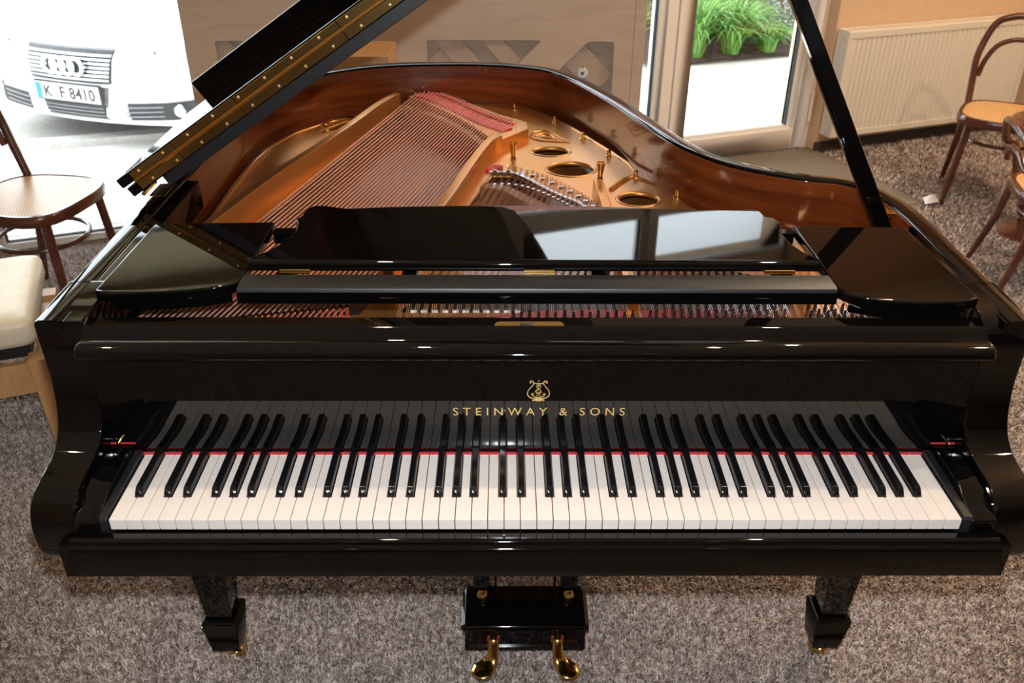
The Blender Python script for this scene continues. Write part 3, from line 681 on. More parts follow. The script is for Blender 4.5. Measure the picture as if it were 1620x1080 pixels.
ht = spath([(-0.071, 1.112), (-0.045, 1.114), (0.001, 1.096), (0.046, 1.052), (0.088, 0.997), (0.121, 0.944), (0.146, 0.89), (0.20, 0.82), (0.30, 0.73), (0.42, 0.64), (0.52, 0.57), (0.66, 0.50)], NT)
xs = [-0.228+0.01455*k for k in range(NT)]
def tpin_y(x): return 0.332+0.010*math.sin(x*3)
ts = []; cnt = 0; rest = MB()
for k in range(NT):
    for d in IN3:
        x0 = xs[k]+d; hx, hy = ht[k][0]+d*0.8, ht[k][1]; m = MB() if cnt < 100 else rest
        m.tube([(x0, 0.335, 0.864), (x0+0.001, 0.425, 0.868), (hx, hy-0.025, 0.8665), (hx, hy, 0.862)], 0.00065, 4)
        if cnt < 100: m.build('treble_string', STEEL, P)
        cnt += 1
tag(rest.build('treble_string', STEEL, P), kind='stuff')
# treble hitch pins and duplex pieces
hpin2 = MB().lathe([(0.0, 0.0), (0.0013, 0.0), (0.0011, 0.015), (0.0, 0.016)], (0, 0, 0.851), 5).build('hitch_pin', STEEL, P); first = True
for k in range(0, 42):
    for d in (-0.0022, 0.0022):
        if first: hpin2.location = (ht[k][0]+d, ht[k][1]+0.006, 0); first = False
        elif k < 26:
            c = hpin2.copy(); COL.objects.link(c); c.location = (ht[k][0]+d, ht[k][1]+0.006, 0)
m = MB()
for k in range(0, 34):
    x, y = ht[k]
    if k % 2 == 0: m.box(x-0.005, x+0.005, y-0.030, y-0.022, 0.8605, 0.8665)
    m.box(x-0.004, x+0.004, y-0.12-0.1*max(0, 0.0), y-0.114, 0.8605, 0.866)
tag(m.build('duplex_piece', STEEL, P), kind='stuff')
# tuning pins: two ranks per unison
pin_pos = []
rng = random.Random(2)
for k in range(NT):
    x = xs[k]
    if abs(x-0.177) < 0.010 or abs(x-0.445) < 0.008: continue
    for j in range(3):
        y = 0.300+0.024*j+0.006*((k) % 2)+(0.03 if x > 0.2 else 0.0)
        if x < -0.05 and j > 0: continue
        pin_pos.append((x+rng.uniform(-0.001, 0.001)+0.003*j, y))
pin_pos.sort(key=lambda q: -q[1])
prof = [(0.0, 0.0), (0.0052, 0.0), (0.0052, 0.003), (0.0032, 0.004), (0.0032, 0.020), (0.0026, 0.028), (0.0022, 0.031), (0.0, 0.032)]
tp = MB().lathe(prof, (0, 0, 0.852), 8).build('tuning_pin', STEEL, P)
tp.location = (pin_pos[0][0], pin_pos[0][1], 0); rest = MB()
for i, (x, y) in enumerate(pin_pos[1:]):
    if i < 99:
        c = tp.copy(); COL.objects.link(c); c.location = (x, y, 0)
    else: rest.lathe(prof, (x, y, 0.852), 8)
for k in range(NB):
    rest.lathe(prof, (pinsB[k][0], pinsB[k][1]-0.028-0.02*(k % 2), 0.852), 8)
tag(rest.build('tuning_pin', STEEL, P), kind='stuff')
# agraffes of the bass section, dampers seen through the plate
m = MB()
for k in range(NB):
    x, y = agrB[k]; m.box(x-0.003, x+0.003, y-0.004, y+0.004, 0.852, 0.8735)
tag(m.build('agraffe', BRASS, P), kind='stuff')
m = MB(); m.box(-0.685, 0.66, 0.336, 0.475, 0.78, 0.838); m.build('damper_rail', SATIN, P)
for k in range(11):
    x = -0.212+k*0.0182
    m = MB(); m.box(x, x+0.0115, 0.4025, 0.412, 0.838, 0.8560); m.build('damper_felt', WHITEF, P, bevel=0.001)
# nose bolts (brass cups) and rim screws
for x, y in ((-0.026, 1.200), (0.170, 0.965)):
    m = MB(); z0 = 0.852 if x < 0 else 0.885
    m.lathe([(0.0075, z0), (0.0075, z0+0.004), (0.0055, z0+0.008), (0.0065, z0+0.020), (0.0085, z0+0.034), (0.0105, z0+0.042), (0.0105, z0+0.0435), (0.0085, z0+0.0435), (0.007, z0+0.034), (0.0, z0+0.032)], (x, y, 0), 20)
    m.build('nose_bolt', BRASS, P)
SCR = [(-0.019, 1.651), (0.094, 1.509), (0.163, 1.368), (0.218, 1.225), (0.268, 1.078), (0.348, 0.948), (-0.605, 0.905), (-0.539, 1.43), (-0.440, 1.49)]
s0 = MB().lathe([(0.0085, 0.0), (0.0085, 0.003), (0.0052, 0.004), (0.0052, 0.014), (0.0044, 0.018), (0.0, 0.0195)], (0, 0, 0.852), 14).build('plate_screw', BRASS, P); s0.location = (*SCR[0], 0)
for q in SCR[1:]:
    c = s0.copy(); COL.objects.link(c); c.location = (*q, 0)
m = MB(); m.tube([(-0.56, 1.45, 0.858), (-0.535, 1.50, 0.862), (-0.50, 1.535, 0.86), (-0.46, 1.535, 0.858)], 0.0035, 6); m.build('plate_loop', BRASSD, IP)

# music desk assembly
TZ = 0.982
# side shelves
for s in (-1, 1):
    inn = 0.455 if s < 0 else 0.464
    if s < 0: pl = [(-0.667, 0.235), (-0.662, 0.490), (-0.454, 0.497), (-0.455, 0.268), (-0.470, 0.252), (-0.51, 0.238), (-0.57, 0.228), (-0.64, 0.226)]
    else: pl = [(0.667, 0.215), (0.658, 0.478), (0.462, 0.485), (0.464, 0.245), (0.480, 0.222), (0.52, 0.206), (0.58, 0.198), (0.64, 0.202)]
    flat_mesh('music_shelf', [pl], LACQ, P, 0.018, 0.0035, xform=lambda x, y, z: (x, y, z+TZ-0.009), res=4)
    if s < 0: skirt = [(-0.64, 0.234), (-0.57, 0.236), (-0.51, 0.246), (-0.47, 0.260)]
    else: skirt = [(0.64, 0.210), (0.58, 0.206), (0.52, 0.214), (0.48, 0.230)]
    strip('shelf_apron', skirt, 0.010, 0.951, 0.965, LACQ, P)
m = MB(); m.prism([(0.243, 0.958), (0.243, 0.975), (0.2455, 0.9795), (0.250, 0.981), (0.290, 0.981), (0.290, 0.958)], -0.4555, 0.464, lambda u, v, w: (w, u, v)); TRY = m.build('music_desk_tray', SATIN, P, angle=40)
m = MB(); m.prism([(0.2425, 0.957), (0.2425, 0.9745), (0.2385, 0.9765), (0.238, 0.957)], -0.4555, 0.464, lambda u, v, w: (w, u, v)); m.build('tray_front', LACQ, P, bevel=0.001)
m = MB(); m.box(-0.452, 0.462, 0.468, 0.490, 0.952, 0.974); m.build('tray_rear_rail', LACQ, P, bevel=0.002)
for x in (-0.40, -0.20, 0.105, 0.405):
    m = MB(); m.box(x-0.012, x+0.012, 0.288, 0.470, 0.950, 0.970); m.build('tray_slat', LACQ, P, bevel=0.002)
# folded desk panel
dz = 0.994
dk = [(-0.4515, 0.312), (0.4555, 0.312), (0.460, 0.318), (0.458, 0.324), (0.440, 0.350), (0.428, 0.385), (0.424, 0.430), (0.432, 0.452), (0.434, 0.475), (0.428, 0.492), (0.414, 0.498), (0.412, 0.520), (0.404, 0.531), (0.34, 0.527), (0.25, 0.532), (0.10, 0.545), (0.0, 0.548), (-0.12, 0.546), (-0.25, 0.540), (-0.33, 0.531), (-0.375, 0.545), (-0.392, 0.543), (-0.403, 0.526), (-0.404, 0.500), (-0.412, 0.480), (-0.405, 0.466), (-0.402, 0.430), (-0.412, 0.390), (-0.428, 0.355), (-0.452, 0.326), (-0.4565, 0.318)]
DK = flat_mesh('music_desk', [dk], LACQ, P, 0.014, 0.003, xform=lambda x, y, z: (x, y, z+dz-0.007), res=3)
m = MB(); m.prism([(0.304, 0.981), (0.304, 0.992), (0.308, 0.996), (0.316, 0.9955), (0.316, 0.981)], -0.452, 0.456, lambda u, v, w: (w, u, v)); m.build('desk_ledge', LACQ, DK, angle=60)
for x in (-0.377, 0.008, 0.388):
    m = MB(); m.box(x-0.024, x+0.024, 0.2925, 0.3045, 0.9815, 0.983); m.tube([(x-0.024, 0.298, 0.9835), (x+0.024, 0.298, 0.9835)], 0.0028, 8); m.build('desk_hinge', BRASS, P)

# lid
AL = math.radians(33.7); LO = np.array([-0.745, 0.0, 1.0036]); ES = np.array([math.cos(AL), 0, math.sin(AL)]); EN = np.array([-math.sin(AL), 0, math.cos(AL)])
def lw(s, y, h): return tuple(float(v) for v in (LO + ES*s + EN*h + np.array([0, y, 0])))
HY = 0.63
lo = [(q[0]+0.745, q[1]) for q in offs(-0.012) if q[1] > HY]
lid_pts = [(1.492, HY)]+lo+[(0.0, HY)]
lid_pts = [(max(a, 0.0), b) for a, b in lid_pts]; lid_pts[-1] = (-0.020, HY); lid_pts.insert(-1, (-0.020, HY+0.14)); lid_pts.insert(-2, (0.0, HY+0.16))
LID = flat_mesh('lid', [lid_pts], LACQ, P, 0.020, 0.002, xform=lambda x, y, z: lw(x, y, z-0.011))
fp = [(-0.026, HY), (1.492, HY), (1.492, HY+0.45), (-0.026, HY+0.45)]
flat_mesh('lid_flap', [fp], LACQ, LID, 0.020, 0.003, xform=lambda x, y, z: lw(x, y, z+0.012))
m = MB(); m.add([lw(s, y, h) for h in (0.022, 0.069) for y in (HY+0.425, HY+0.445) for s in (0.035, 1.45)], [(0, 2, 3, 1), (4, 5, 7, 6), (0, 1, 5, 4), (2, 6, 7, 3), (0, 4, 6, 2), (1, 3, 7, 5)]); m.build('flap_skirt', LACQ, LID, bevel=0.002)
m = MB(); m.add([lw(s, y, h) for h in (-0.043, -0.0205) for y in (HY+0.004, HY+0.07) for s in (0.05, 1.36)], [(0, 2, 3, 1), (4, 5, 7, 6), (0, 1, 5, 4), (2, 6, 7, 3), (0, 4, 6, 2), (1, 3, 7, 5)]); m.build('lid_batten', SATIN, LID, bevel=0.002)
segs = [(0.006, 0.11), (0.112, 0.262), (0.264, 0.50), (0.502, 0.74), (0.742, 0.98), (0.982, 1.22), (1.222, 1.47)]
for a, b in segs:
    m = MB()
    for h0_, h1_ in ((0.0025, 0.0185), (-0.0185, -0.0025)):
        m.add([lw(s, y, h) for h in (h0_, h1_) for y in (HY-0.0018, HY+0.001) for s in (a, b)], [(0, 2, 3, 1), (4, 5, 7, 6), (0, 1, 5, 4), (2, 6, 7, 3), (0, 4, 6, 2), (1, 3, 7, 5)])
    m.build('hinge_leaf', BRASSD, LID, bevel=0.0004, seg=1)
m = MB(); m.tube([lw(0.006, HY-0.003, 0.0005), lw(1.47, HY-0.003, 0.0005)], 0.0034, 10); m.build('hinge_knuckle', pmat('hinge_pin_brass', (0.9, 0.50, 0.13), 0.25, 1.0), LID)
s_ = 0.026; k = 0; scw = None
Ms = Matrix.Rotation(-AL, 4, 'Y')
while s_ < 1.45:
    for h in (0.0125, -0.0125):
        p3 = lw(s_+(0.012 if h < 0 else 0), HY-0.0018, h)
        if scw is None:
            scw = MB().lathe([(0.0, -0.0016), (0.0016, -0.0013), (0.0028, 0.0)], (0, 0, 0), 10, axis='y').build('hinge_screw', GOLD, LID); scw.location = p3
        else:
            c = scw.copy(); COL.objects.link(c); c.location = p3
    s_ += 0.062
# lid hinge on rim
m = MB(); m.box(-0.733, -0.703, 0.655, 0.720, 0.9662, 0.9685); m.build('rim_hinge', BRASS, P, bevel=0.0008)
m = MB(); m.tube([(-0.742, 0.655, 0.972), (-0.742, 0.720, 0.972)], 0.0045, 10); m.tube([(-0.742, 1.20, 0.972), (-0.742, 1.28, 0.972)], 0.0045, 10); m.build('rim_hinge_pin', BRASS, P)
# lid prop
def stick(name, A, B, w, d, mat, off=(0, 0)):
    A, B = Vector(A), Vector(B); T = (B-A).normalized(); N = Vector((0, 1, 0)); N = (N-T*N.dot(T)).normalized(); X = N.cross(T)
    m = MB(); m.add([tuple(p+X*(sx*w/2+off[0])+N*(sy*d/2+off[1])) for p in (A, B) for sy in (-1, 1) for sx in (-1, 1)], [(0, 2, 3, 1), (4, 5, 7, 6), (0, 1, 5, 4), (2, 6, 7, 3), (0, 4, 6, 2), (1, 3, 7, 5)])
    return m.build(name, mat, P, bevel=0.003)
PA, PB = (0.675, 0.578, 0.920), (0.275, 0.668, 1.662)
stick('lid_prop', PA, PB, 0.027, 0.024, LACQ)
PM = tuple(PA[i]+(PB[i]-PA[i])*0.44 for i in range(3))
stick('short_prop', PA, PM, 0.012, 0.016, LACQ, off=(-0.0115, 0.0))
m = MB(); A_, B_ = Vector(PA), Vector(PB); q = A_+(B_-A_)*0.10
m.box(-0.014, 0.014, -0.0145, -0.0120, -0.002, 0.003, M=Matrix.Translation(q)@Matrix.Rotation(math.atan2(PB[0]-PA[0], PB[2]-PA[2]), 4, 'Y')); m.build('prop_band', BRASS, P)
m = MB(); m.tube([(0.686, 0.650, 0.948), (0.678, 0.625, 0.952), (0.684, 0.600, 0.948), (0.680, 0.605, 0.935), (0.684, 0.63, 0.932)], 0.0035, 6); m.box(0.674, 0.692, 0.595, 0.655, 0.9550, 0.9585); m.build('lid_lock_catch', BRASS, P)

# legs
def leg(cx, cy):
    m = MB(); m.taper((cx, cy), 0.105, 0.105, 0.655, (cx, cy), 0.052, 0.052, 0.16)
    o = m.build('leg', LACQ, P, bevel=0.002)
    m = MB(); m.taper((cx, cy), 0.056, 0.056, 0.072, (cx, cy), 0.074, 0.074, 0.160); m.taper((cx, cy), 0.074, 0.074, 0.160, (cx, cy), 0.066, 0.066, 0.168); m.build('leg_cuff', LACQ, o, bevel=0.0015)
    m = MB(); m.lathe([(0.0, 0.075), (0.012, 0.075), (0.012, 0.05), (0.016, 0.046), (0.0, 0.044)], (cx+0.006, cy+0.004, 0), 14)
    for s in (-1, 1): m.box(cx+0.002+s*0.013, cx+0.006+s*0.013, cy+0.0, cy+0.034, 0.016, 0.052)
    m.box(cx-0.011, cx+0.019, cy-0.002, cy+0.034, 0.047, 0.053)
    m.lathe([(0.0, -0.010), (0.016, -0.010), (0.0225, -0.008), (0.0225, 0.008), (0.016, 0.010), (0.0, 0.010)], (cx+0.010, cy+0.028, 0.0225), 20, axis='x')
    m.build('caster', BRASS, o)
    return o
leg(-0.637, 0.352); leg(0.640, 0.358); leg(-0.20, 1.55)

# pedal lyre
m = MB()
m.prism([(0.338, 0.064), (0.332, 0.066), (0.331, 0.076), (0.336, 0.080), (0.336, 0.122), (0.330, 0.126), (0.327, 0.133), (0.331, 0.140), (0.340, 0.1425), (0.352, 0.1435), (0.362, 0.150), (0.366, 0.154), (0.430, 0.154), (0.430, 0.064)], -0.126, 0.120, lambda u, v, w: (w, u, v))
LB = m.build('lyre_box', LACQ, P, angle=50)
for s, x in ((-1, -0.126), (1, 0.120)):
    m = MB(); m.prism([(0.0, 0.064), (s*0.006, 0.066), (s*0.004, 0.118), (s*0.011, 0.126), (s*0.012, 0.138), (s*0.004, 0.143), (0, 0.143)], 0.334, 0.432, lambda u, v, w: (x+u, w, v)); m.build('lyre_box_moulding', LACQ, LB, bevel=0.001)
for x0, x1 in ((-0.1125, -0.0775), (0.0725, 0.108)):
    m = MB(); m.box(x0, x1, 0.385, 0.420, 0.150, 0.642); m.build('lyre_post', LACQ, P, bevel=0.002)
    c = x0+0.019 if x0 < 0 else x1-0.019
    m = MB(); s = -1 if x0 < 0 else 1
    pts = circ(c, 0.0, 0.013, 0.020, 20)
    m.loft([[(c+(u-c)*k, 0.3848-d, 0.174+v*k) for u, v in pts] for k, d in ((1, 0), (1, 0.002), (0.9, 0.005), (0.7, 0.008), (0.4, 0.010), (0.02, 0.0108))]); m.build('post_shield', BRASS, P, angle=60)
for x in (-0.066, 0.061):
    m = MB(); m.tube([(x, 0.415, 0.15), (x, 0.415, 0.642)], 0.0025, 8); m.build('pedal_rod', BRASS, P)
m = MB(); m.tube([(-0.09, 0.42, 0.12), (-0.09, 0.75, 0.645)], 0.006, 8); m.tube([(0.09, 0.42, 0.12), (0.09, 0.75, 0.645)], 0.006, 8); m.build('lyre_brace', LACQ, P)
for s, cx in ((-1, -0.0700), (1, 0.0660)):
    path = [(cx, 0.345, 0.104), (cx, 0.330, 0.098), (cx, 0.319, 0.084), (cx+s*0.003, 0.310, 0.069), (cx+s*0.009, 0.302, 0.060), (cx+s*0.018, 0.293, 0.055), (cx+s*0.027, 0.283, 0.053), (cx+s*0.038, 0.270, 0.052)]
    C3 = [Vector(q) for q in crom(path, 5)]; n = len(C3); m = MB(); rings = []
    for i in range(n):
        T = (C3[min(i+1, n-1)]-C3[max(i-1, 0)]).normalized(); q = C3[min(i+3, n-1)]-C3[max(i-3, 0)]; hd = Vector((q.x, q.y, 0)).normalized()
        sd = Vector((-hd.y, hd.x, 0)); up = sd.cross(T).normalized(); t = i/(n-1)
        w = 0.0115+0.0145*min(1, max(0, (t-0.35)/0.45))**0.9; h = 0.0070+0.002*t
        e_ = math.sqrt(max(0.0, 1-((t-0.76)/0.24)**2)) if t > 0.76 else 1.0; w *= max(e_, 0.05); h *= max(e_, 0.05)
        rings.append([tuple(C3[i]+sd*w*math.cos(a)+up*h*math.sin(a)) for a in [2*math.pi*j/18 for j in range(18)]])
    m.loft(rings); m.build('pedal', BRASS, P, angle=80)
    m = MB(); m.box(cx-0.0125, cx+0.0125, 0.3325, 0.3365, 0.088, 0.1060); m.build('pedal_felt', FELT, P, bevel=0.001)

# ------------------------------------------------------------------ cream bench
bc = Vector((-1.24, 0.99)); e1 = Vector((-0.36, 0.933)); e2 = Vector((-0.933, -0.36))
ctr = bc + e1*0.215 + e2*0.30
rz = math.atan2(-e2.y, -e2.x)
B = empty('piano_bench', (ctr.x, ctr.y, 0), rz, label='cream leather piano bench with beech legs left of the piano', cat='bench')
def cushion(w, d, z0, z1, name, mat, par):
    m = MB(); rings = []
    for k, (q, z) in enumerate([(0.94, z0), (0.985, z0+0.006), (1.0, z0+0.02), (1.0, z1-0.022), (0.985, z1-0.010), (0.93, z1-0.003), (0.80, z1+0.003), (0.5, z1+0.010), (0.2, z1+0.012)]):
        ww, dd = w/2*q if q > 0.9 else w/2-(1-q)*d/2, d/2*q; r = 0.03*min(1, q*1.1)
        ring = []
        for cx, cy, a0 in ((ww-r, dd-r, 0), (-ww+r, dd-r, 90), (-ww+r, -dd+r, 180), (ww-r, -dd+r, 270)):
            for i in range(5):
                a = math.radians(a0+i*22.5); ring.append((cx+r*math.cos(a), cy+r*math.sin(a), z))
        rings.append(ring)
    m.loft(rings); return m.build(name, mat, par, angle=60)
CU = cushion(0.60, 0.44, 0.430, 0.508, 'cushion', LEATHER, B)
m = MB(); m.tube([(a, b*1.1, 0.487) for a, b in [(0.295, 0.17), (0.295, -0.17), (0.27, -0.195), (-0.27, -0.195), (-0.295, -0.17), (-0.295, 0.17), (-0.27, 0.195), (0.27, 0.195)]], 0.003, 6, closed=True); m.build('piping', LEATHER, CU)
m = MB(); m.box(-0.27, 0.27, -0.16, 0.16, 0.375, 0.432); m.build('lift_mechanism', RUBBER, B)
m = MB()
for s in (-1, 1): m.box(-0.29, 0.29, s*0.19-0.011, s*0.19+0.011, 0.285, 0.375)
for s in (-1, 1): m.box(s*0.285-0.011, s*0.285+0.011, -0.18, 0.18, 0.285, 0.375)
m.build('apron', BEECH, B, bevel=0.002)
for sx in (-1, 1):
    for sy in (-1, 1):
        m = MB(); m.taper((sx*0.285, sy*0.185), 0.036, 0.036, 0.0, (sx*0.288, sy*0.190), 0.052, 0.052, 0.388); m.build('leg', BEECH, B, bevel=0.003)

# ------------------------------------------------------------------ bentwood chairs
def chair(loc, rz, label, r=0.205, sz=0.455, hoop=0.86, inner=0.70, arm=False):
    t = empty('bentwood_chair', (*loc, 0), rz, label=label, cat='chair', group='bentwood chairs')
    ring = []
    for i in range(40):
        a = 2*math.pi*i/40; ca, sa = math.cos(a), math.sin(a); q = r/((abs(ca)**3.2+abs(sa)**3.2)**(1/3.2)); ring.append((q*ca, q*sa*(1.0+0.08*ca)))
    m = MB(); m.loft([[(x*k, y*k, z) for x, y in ring] for k, z in ((0.88, sz-0.006), (0.90, sz-0.001), (0.97, sz), (1.0, sz-0.008), (1.0, sz-0.034), (0.98, sz-0.040), (0.88, sz-0.038))], closed_path=True); m.build('seat_ring', BENTW, t, angle=50)
    m = MB(); m.prism([(x*0.915, y*0.915) for x, y in ring], sz-0.010, sz-0.0015, lambda u, v, w: (u, v, w)); m.build('cane_seat', CANE, t)
    # front +x ; back -x
    for sy in (-1, 1):
        m = MB(); m.tube([(r*0.70, sy*r*0.70, sz-0.03), (r*0.76, sy*r*0.76, sz*0.5), (r*0.86, sy*r*0.86, 0.0)], [0.017, 0.0155, 0.011], 12); m.build('leg', BENTW, t)
    top = hoop; wb = 0.9*r
    path = crom([(-r*0.72, -wb*0.95, sz-0.02), (-r*0.90, -wb*1.0, sz+0.10), (-r*1.08, -wb*1.02, sz+(top-sz)*0.55), (-r*1.22, -wb*0.80, sz+(top-sz)*0.90), (-r*1.28, -wb*0.40, top), (-r*1.29, 0, top+0.006),
        (-r*1.28, wb*0.40, top), (-r*1.22, wb*0.80, sz+(top-sz)*0.90), (-r*1.08, wb*1.02, sz+(top-sz)*0.55), (-r*0.90, wb*1.0, sz+0.10), (-r*0.72, wb*0.95, sz-0.02)], 6)
    m = MB(); m.tube(path, 0.0155, 12); m.build('back_hoop', BENTW, t, angle=80)
    for sy in (-1, 1):
        m = MB(); m.tube([(-r*0.72, sy*wb*0.95, sz-0.0), (-r*0.86, sy*wb*1.0, sz*0.5), (-r*1.12, sy*wb*1.12, 0.0)], [0.016, 0.015, 0.011], 12); m.build('leg', BENTW, t)
    it = inner
    path = crom([(-r*1.00, -wb*0.90, sz+(it-sz)*0.38), (-r*1.05, -wb*0.82, sz+(it-sz)*0.65), (-r*1.12, -wb*0.62, it-0.03), (-r*1.16, -wb*0.3, it), (-r*1.17, 0, it+0.004), (-r*1.16, wb*0.3, it), (-r*1.12, wb*0.62, it-0.03), (-r*1.05, wb*0.82, sz+(it-sz)*0.65), (-r*1.00, wb*0.90, sz+(it-sz)*0.38)], 6)
    m = MB(); m.tube(path, 0.012, 10); m.build('inner_hoop', BENTW, t, angle=80)
    m = MB(); m.tube([(0.145*math.cos(a)*1.06, 0.145*math.sin(a)*1.06, 0.30-0.0*math.cos(a)) for a in [2*math.pi*i/30 for i in range(30)]], 0.0085, 8, closed=True)
    m.build('leg_stretcher', BENTW, t)
    return t
chair((-1.70, 1.975), math.radians(-12), 'dark bentwood chair with cane seat at the left window beside the bench', r=0.205, sz=0.455, hoop=0.88, inner=0.74)
chair((2.28, 3.10), math.radians(-118), 'dark bentwood chair standing in front of the radiator', r=0.20, sz=0.425, hoop=0.80, inner=0.70)
chair((2.09, 2.19), math.radians(-12), 'dark bentwood chair at the right photo edge, nearer than the radiator chair', r=0.20, sz=0.40, hoop=0.62, inner=0.53)
# round table
t = empty('side_table', (2.32, 2.67, 0), label='small round dark wooden table between the two right-hand bentwood chairs', cat='table')
MB().lathe([(0.0, 0.475), (0.20, 0.475), (0.225, 0.480), (0.23, 0.490), (0.225, 0.499), (0.215, 0.502), (0.0, 0.502)], (0, 0, 0), 40).build('table_top', BENTW, t)
MB().lathe([(0.0, 0.03), (0.024, 0.03), (0.020, 0.2), (0.028, 0.3), (0.018, 0.42), (0.035, 0.476), (0.0, 0.476)], (0, 0, 0), 20).build('column', BENTW, t)
MB().lathe([(0.0, 0.0), (0.16, 0.0), (0.16, 0.012), (0.05, 0.03), (0.0, 0.032)], (0, 0, 0), 30).build('table_base', BENTW, t)
# white scrap on the carpet
m = MB(); m.add([(0, 0, 0.012), (0.07, 0.01, 0.02), (0.06, 0.05, 0.045), (0.01, 0.06, 0.02), (0.035, 0.03, 0.05), (0.02, -0.03, 0.03)], [(0, 1, 4), (1, 2, 4), (2, 3, 4), (3, 0, 4), (0, 5, 1)])
o = m.build('paper_scrap', PAPER); o.location = (1.96, 3.00, 0.0); tag(o, 'crumpled white paper scrap lying on the carpet right of the piano', 'paper')

# ------------------------------------------------------------------ plywood cabinet behind the piano
CB = empty('plywood_cabinet', (-0.37, 2.45, 0), label='tall birch plywood cabinet with angular cut-outs behind the piano', cat='cabinet')
def rnd(poly, r=0.012, n=4):
    out = []; k = len(poly)
    for i in range(k):
        p0, p1, p2 = np.array(poly[i-1]), np.array(poly[i]), np.array(poly[(i+1) % k])
        a = p1+(p0-p1)/np.linalg.norm(p0-p1)*r; b = p1+(p2-p1)/np.linalg.norm(p2-p1)*r
        for j in range(n+1):
            t = j/n; out.append(tuple((1-t)**2*a+2*t*(1-t)*p1+t*t*b))
    return out
cut1 = rnd([(-1.085, 0.50), (-1.080, 0.905), (-0.975, 0.905), (-0.70, 0.63), (-0.70, 0.50)])
cut2 = rnd([(-0.327, 0.50), (-0.327, 0.910), (0.082, 0.910), (-0.25, 0.58), (-0.25, 0.50)])
cut3 = rnd([(-0.06, 0.50), (-0.06, 0.60), (0.248, 0.906), (0.342, 0.906), (0.345, 0.50)])
HC = 1.30
px = lambda x, y, z: (x+0.37, 2.30-2.45-z, y)
flat_mesh('front_panel', [[(-1.15, 0.02), (0.41, 0.02), (0.41, HC), (-1.15, HC)], cut1, cut2, cut3], BIRCH, CB, 0.012, 0.0006, xform=lambda x, y, z: (x+0.37, -0.145+z, y))
for x0 in (-0.82, 0.7805):
    m = MB(); m.box(x0, x0+0.0405, -0.152, 0.20, 0.0, HC); m.build('side_panel', BIRCH, CB, bevel=0.002)
m = MB(); m.box(-0.825, 0.827, -0.155, 0.205, HC, HC+0.018); m.build('top_panel', BIRCH, CB, bevel=0.001)
m = MB(); m.box(-0.78, 0.78, -0.095, -0.085, 0.02, HC); m.build('back_panel', BIRCH, CB)
def slat(cx, cz, L, W, ang, y0, y1, mat=BIRCH):
    m = MB(); m.box(-L/2, L/2, y0, y1, -W/2, W/2, M=Matrix.Translation((cx+0.37, 0, cz))@Matrix.Rotation(math.radians(ang), 4, 'Y')); m.build('inner_slat', mat, CB, bevel=0.001)
slat(-0.16, 0.80, 0.50, 0.075, 48, -0.12, -0.106); slat(-0.05, 0.86, 0.40, 0.06, 48, -0.134, -0.121); slat(-0.30, 0.80, 0.40, 0.08, -45, -0.105, -0.097); slat(0.22, 0.84, 0.26, 0.10, 45, -0.12, -0.108); slat(-1.00, 0.80, 0.3, 0.08, 45, -0.12, -0.108)
D = empty('dial', (0.233, 2.285, 0.80), label='small round white dial with dark centre hanging inside the right cabinet cut-out', cat='dial')
MB().lathe([(0.0, -0.004), (0.017, -0.004), (0.019, -0.001), (0.019, 0.003), (0.0, 0.003)], (0, 0, 0), 24, axis='y').build('dial_face', DIALW, D)
MB().lathe([(0.0, -0.007), (0.004, -0.007), (0.0055, -0.004), (0.0, -0.0035)], (-0.001, 0, 0), 10, axis='y').build('dial_centre', INK, D)
m = MB(); m.box(-0.007, 0.009, -0.003, 0.002, -0.029, -0.018); m.build('dial_mount', BRASS, D)
m = MB(); m.lathe([(0, -0.003), (0.003, -0.003), (0.003, 0.002)], (0, 0, 0.021), 8, axis='y'); m.build('dial_hook', BRASS, D)
m = MB(); m.box(-0.004, 0.004, 0.003, 0.069, -0.004, 0.004); m.build('dial_bracket', BIRCH, D)
m = MB(); m.box(-0.80, -0.415, 1.90, 2.12, 0.0, 0.945)
tag(m.build('wooden_box', BEECH, bevel=0.003), 'plain tall wooden box standing between the piano tail and the plywood cabinet', 'box')

# ------------------------------------------------------------------ outside
def quad(name, pts, mat):
    m = MB(); m.add(pts, [tuple(range(len(pts)))]); return tag(m.build(name, mat), kind='structure')
m = MB()
gx = [-14, -6, -3.5, -1.8, -0.6, 1.0, 4, 9, 16]; 
def gz(x, off):
    if off < 0.3: return -0.012
    k = min(1, max(0, (off-0.3)/1.9)); side = min(1, max(0, (0.4-x)/1.6)); return -0.012-0.388*k*side
offl = [0.16, 0.3, 0.8, 1.3, 1.8, 2.3, 3.2, 5, 9, 16, 28]; tl = [-14, -8, -4, -2.5, -1, 0, 0.8, 1.4, 2.0, 2.6, 3.2, 4.2, 6, 9, 16]
rows = []
for of_ in offl:
    rows.append([(lambda p: (p[0], p[1], gz(p[0], of_)))(wf(t_, of_)) for t_ in tl])
m.loft(rows, closed_ring=False, cap=False); tag(m.build('ground', PAVE, clean=False), kind='structure')
